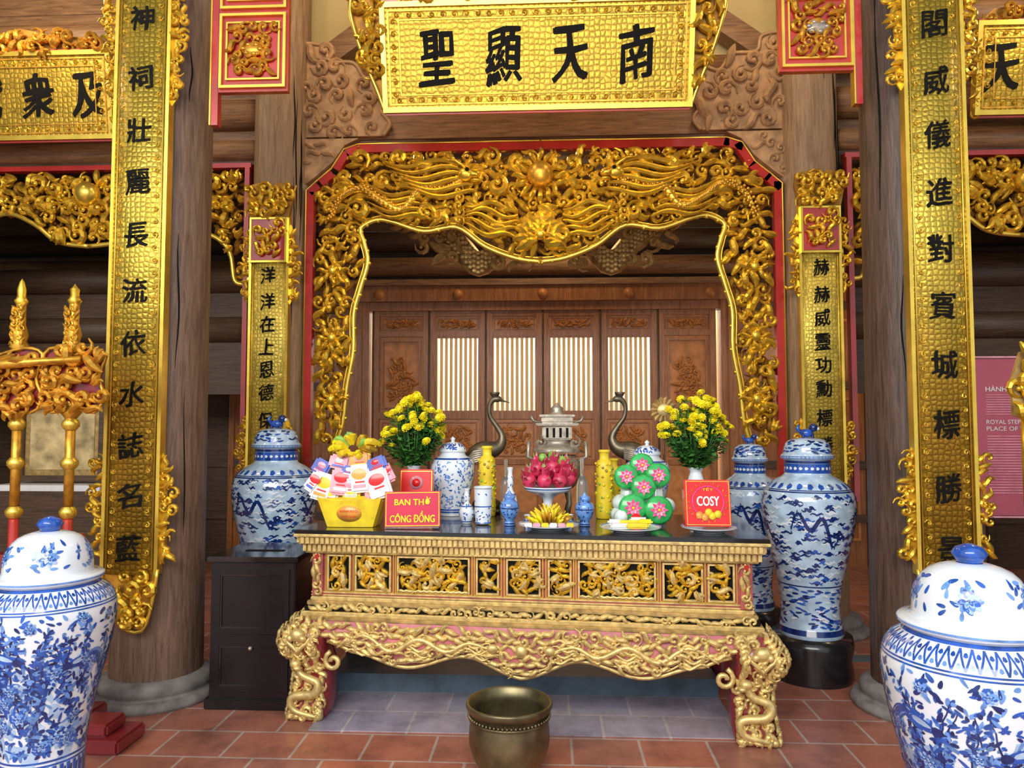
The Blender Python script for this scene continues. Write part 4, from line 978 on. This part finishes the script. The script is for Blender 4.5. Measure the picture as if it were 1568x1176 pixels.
for x,z,y in((.515,.27,4.42),(.605,.215,4.35),(.70,.28,4.42),(.54,.10,4.32),(.685,.09,4.31),(.61,.335,4.46)):
    disc(x,y,TZ+z,.072 if z>.15 else .08)
for dx in(-.08,0,.08): mb.lathe([(.06,.0),(.04,.25),(0,.3)],.61+dx,4.47,TZ,CELLO,14)
for dx,dz in((-.14,.05),(-.13,.12),(.14,.1)): mb.ball(.61+dx,4.42,TZ+dz,.05,CELLO)
mb.ball(.475,4.32,TZ+.05,.045,CELLO); mb.ball(.555,4.275,TZ+.04,.035,CRED)
mb.obj('lotus_sweets_stack')
mb=MB(); mb.M=Matrix.Translation((.92,4.08,TZ+.03))@Matrix.Rotation(math.radians(-9),4,'X')@Matrix.Rotation(math.radians(4),4,'Z')
mb.bevbox(-.125,.125,0,.06,0,.25,CRED,.006); yf=lambda x,z:-.003
mb.frame(-.118,.118,.007,.243,-.002,0,.004,GOLDB)
mb.M=mb.M@Matrix.Translation((0,-.002,.13))@Matrix.Rotation(pi/2,4,'X'); mb.lathe([(.088,0),(.088,.002),(.082,.002),(.082,0)],0,0,0,HPINK,30); mb.M=mb.M@Matrix.Rotation(-pi/2,4,'X')@Matrix.Translation((0,.002,-.13))
put(mb,'COSY',0,.135,.12,.05,yf,WHITE,.002,0)
for dx,dz in((-.05,.06),(-.02,.05),(.02,.055),(.05,.065),(.0,.075)):
    t=mb.M.copy(); mb.M=t@Matrix.Translation((dx,-.004,dz))@Matrix.Rotation(pi/2,4,'X'); mb.lathe([(.02,0),(.02,.004),(0,.005)],0,0,0,PORANGE if dx<0 else YELP,14); mb.M=t
put(mb,'TẾT',0,.20,.06,.02,yf,YEL)
for k in range(20):
    a=2*pi*k/20; flame(mb,.105*math.cos(a),.13+.105*math.sin(a),-.001,.008,a,random.Random(k),GOLDB)
mb.M=Matrix(); plate(mb,.925,4.10,.15)
mb.obj('red_biscuit_box')
mb=MB(); mb.M=Matrix.Translation((-.735,4.44,TZ))@Matrix.Rotation(math.radians(-8),4,'X'); mb.bevbox(-.10,.10,0,.05,.008,.31,CRED,.006)
mb.frame(-.095,.095,.01,.30,-.002,0,.004,GOLDB); mb.M=mb.M@Matrix.Translation((0,-.002,.23))@Matrix.Rotation(pi/2,4,'X'); mb.lathe([(.04,0),(.04,.003),(0,.003)],0,0,0,PPINK,20); mb.lathe([(.025,.003),(.025,.005),(0,.005)],0,0,0,CRED,20); mb.obj('red_gift_box')
mb=MB(); mb.M=Matrix.Translation((-.695,4.13,TZ))@Matrix.Rotation(math.radians(-6),4,'X')@Matrix.Rotation(math.radians(-1),4,'Y')
mb.box(-.155,.155,0,.008,.01,.205,SIGN); mb.frame(-.15,.15,.015,.20,-.002,0,.004,YEL); yf=lambda x,z:-.003
put(mb,'BAN THỜ',0,.152,.20,.045,yf,YEL,.0015); put(mb,'CÔNG ĐỒNG',0,.066,.25,.062,yf,YEL,.0015)
mb.box(-.15,.15,-.02,.06,.002,.012,GLASS)
mb.obj('altar_sign')
root=empty('gift_basket',(-1.06,4.27,TZ)); mb=MB()
vs=[]
for z,w,d in((0,.14,.09),(.15,.195,.12)):
    for k in range(24):
        a=2*pi*k/24; c,s_=math.cos(a),math.sin(a); q=(abs(c)**9+abs(s_)**9)**(-1/9); vs.append((w*q*c,d*q*s_,z+(.03*abs(c)**3 if z else 0)))
fs=[(k,(k+1)%24,24+(k+1)%24,24+k) for k in range(24)]+[tuple(range(24)),tuple(range(24,48))]
mb.add(vs,fs,YELP,False)
mb.M=Matrix.Translation((.0,-.106,.078))@Matrix.Rotation(pi/2+.2,4,'X')@Matrix.Diagonal((1.5,1,1,1)); mb.lathe([(.047,0),(.047,.004),(0,.005)],0,0,0,PORANGE,24); mb.M=Matrix()
put(mb,'BÁNH KẸO',0,.092,.10,.020,lambda x,z:-.101-.2*z,CRED); put(mb,'HỘP QUÀ',0,.062,.08,.016,lambda x,z:-.101-.2*z,CRED)
mb.obj('tub',root); mb=MB(); rnd=random.Random(17); cols=[WHITE,PPINK,PBLUE,YELP,CRED,PORANGE,WHITE,PPINK]
packs=[(-.17,.22,.3,.12,.16,WHITE),(-.06,.25,.1,.12,.15,PPINK),(.05,.27,-.1,.12,.16,WHITE),(.16,.24,-.35,.13,.17,WHITE),(-.19,.33,.5,.10,.09,PBLUE),(-.08,.36,.2,.12,.08,PPINK),(.04,.37,-.1,.12,.09,PORANGE),(.14,.35,-.4,.12,.08,PBLUE),(-.13,.17,.1,.1,.1,WHITE),(0,.19,0,.1,.1,YELP),(.13,.18,-.2,.1,.12,PPINK),(-.02,.31,.2,.08,.06,PBLUE),(.20,.30,-.5,.07,.12,PPINK),(-.22,.25,.6,.07,.12,WHITE),(0,.22,0,.07,.12,WHITE)]
for i,(x,z,an,w,h,m) in enumerate(packs):
    y=-.04-.012*(i%4)+(.03 if z>.3 else 0)
    mb.M=Matrix.Translation((x,y,z))@Matrix.Rotation(an,4,'Y')@Matrix.Rotation(-.15,4,'X'); mb.bevbox(-w/2,w/2,-.02,.02,-h/2,h/2,m,.012)
    o=cols[(i+3)%8]; o=o if o!=m else CRED
    base=mb.M.copy(); mb.M=base@Matrix.Translation((0,-.0205,h*.15))@Matrix.Rotation(pi/2,4,'X')@Matrix.Diagonal((1.4,1,1,1)); mb.lathe([(h*.2,0),(h*.18,.001),(0,.0015)],0,0,0,o,14); mb.M=base
    mb.box(-w*.3,w*.3,-.0215,-.02,-h*.34,-h*.22,cols[(i+5)%8]); mb.box(-w*.2,w*.25,-.0215,-.02,-h*.16,-h*.1,CRED)
mb.M=Matrix(); mb.obj('packets',root); mb=MB()
for k in range(34):
    a=rnd.uniform(0,2*pi); x=.0+.03*math.cos(a); z=.44+.02*math.sin(a); L=rnd.uniform(.05,.10)
    pts=smoothline([(x,-.03,z),(x+L*math.cos(a)*.7,-.06+.03*math.sin(k),z+L*.5*math.sin(a)+.02),(x+L*math.cos(a)*1.3,-.03,z+L*.55*math.sin(a))],3)
    mb.ribbon(pts,[.004+.016*math.sin(pi*i/len(pts)) for i in range(len(pts))],rnd.choice((YELP,GOLD,YEL,YELP,GREENL)),.3)
mb.obj('ribbon_bow',root)
mb=MB(); mb.M=Matrix.Translation((.80,4.84,TZ+.67))@Matrix.Rotation(pi/2,4,'X')
for k in range(14):
    a=2*pi*k/14; c,s_=math.cos(a),math.sin(a); mb.add([(0,0,.01),(.075*math.cos(a-.2),.075*math.sin(a-.2),0),(.09*c,.09*s_,.012),(.075*math.cos(a+.2),.075*math.sin(a+.2),0)],[(0,1,2,3)],GOLDK)
mb.lathe([(.04,.012),(.03,.02),(0,.022)],0,0,0,GOLDP,18); mb.M=Matrix(); mb.tube([(.80,4.84,TZ+.01),(.80,4.84,TZ+.67)],.006,BRONZED,6); mb.lathe([(.035,0),(.035,.01),(.01,.03)],.80,4.90,TZ,BRONZED,20)
mb.obj('round_joss_ornament')
# ---------------------------------------------------------------- lights
def area(name,loc,rot,size,sy,e,col):
    l=bpy.data.lights.new(name,'AREA'); l.shape='RECTANGLE'; l.size=size; l.size_y=sy; l.energy=e; l.color=col
    o=bpy.data.objects.new(name,l); o.location=loc; o.rotation_euler=rot; S.collection.objects.link(o); return o
area('skylight_courtyard',(-1.5,-2.5,4.6),(math.radians(62),0,math.radians(-12)),7,2.5,520,(1,.96,.89))
for x,y,z,e in((0,7.4,4.3,55),(-1.5,5.0,5.2,38),(1.5,5.0,5.2,38),(-4.0,5.0,4.9,45),(4.0,5.0,4.9,45),(0,5.2,3.3,10),(3.2,7.5,2.5,25)):  # added warm fill points to brighten the interior, no fixtures
    l=bpy.data.lights.new('warm_fill','POINT'); l.energy=e; l.color=(1,.78,.5); l.shadow_soft_size=.2
    o=bpy.data.objects.new('warm_fill',l); o.location=(x,y,z); S.collection.objects.link(o)
area('courtyard_light',(0,9.6,4.4),(0,0,0),6,1.4,380,(1,.96,.88))
w=bpy.data.worlds.new('w'); S.world=w; w.use_nodes=True
w.node_tree.nodes['Background'].inputs[0].default_value=(.90,.95,1,1); w.node_tree.nodes['Background'].inputs[1].default_value=.9
# ---------------------------------------------------------------- camera
cam=bpy.data.objects.new('camera',bpy.data.cameras.new('camera')); S.collection.objects.link(cam)
cam.location=(.06,0,1.6); cam.rotation_euler=(math.radians(93.1),0,math.radians(2.8)); cam.data.lens=26.17; cam.data.sensor_width=36
S.camera=cam
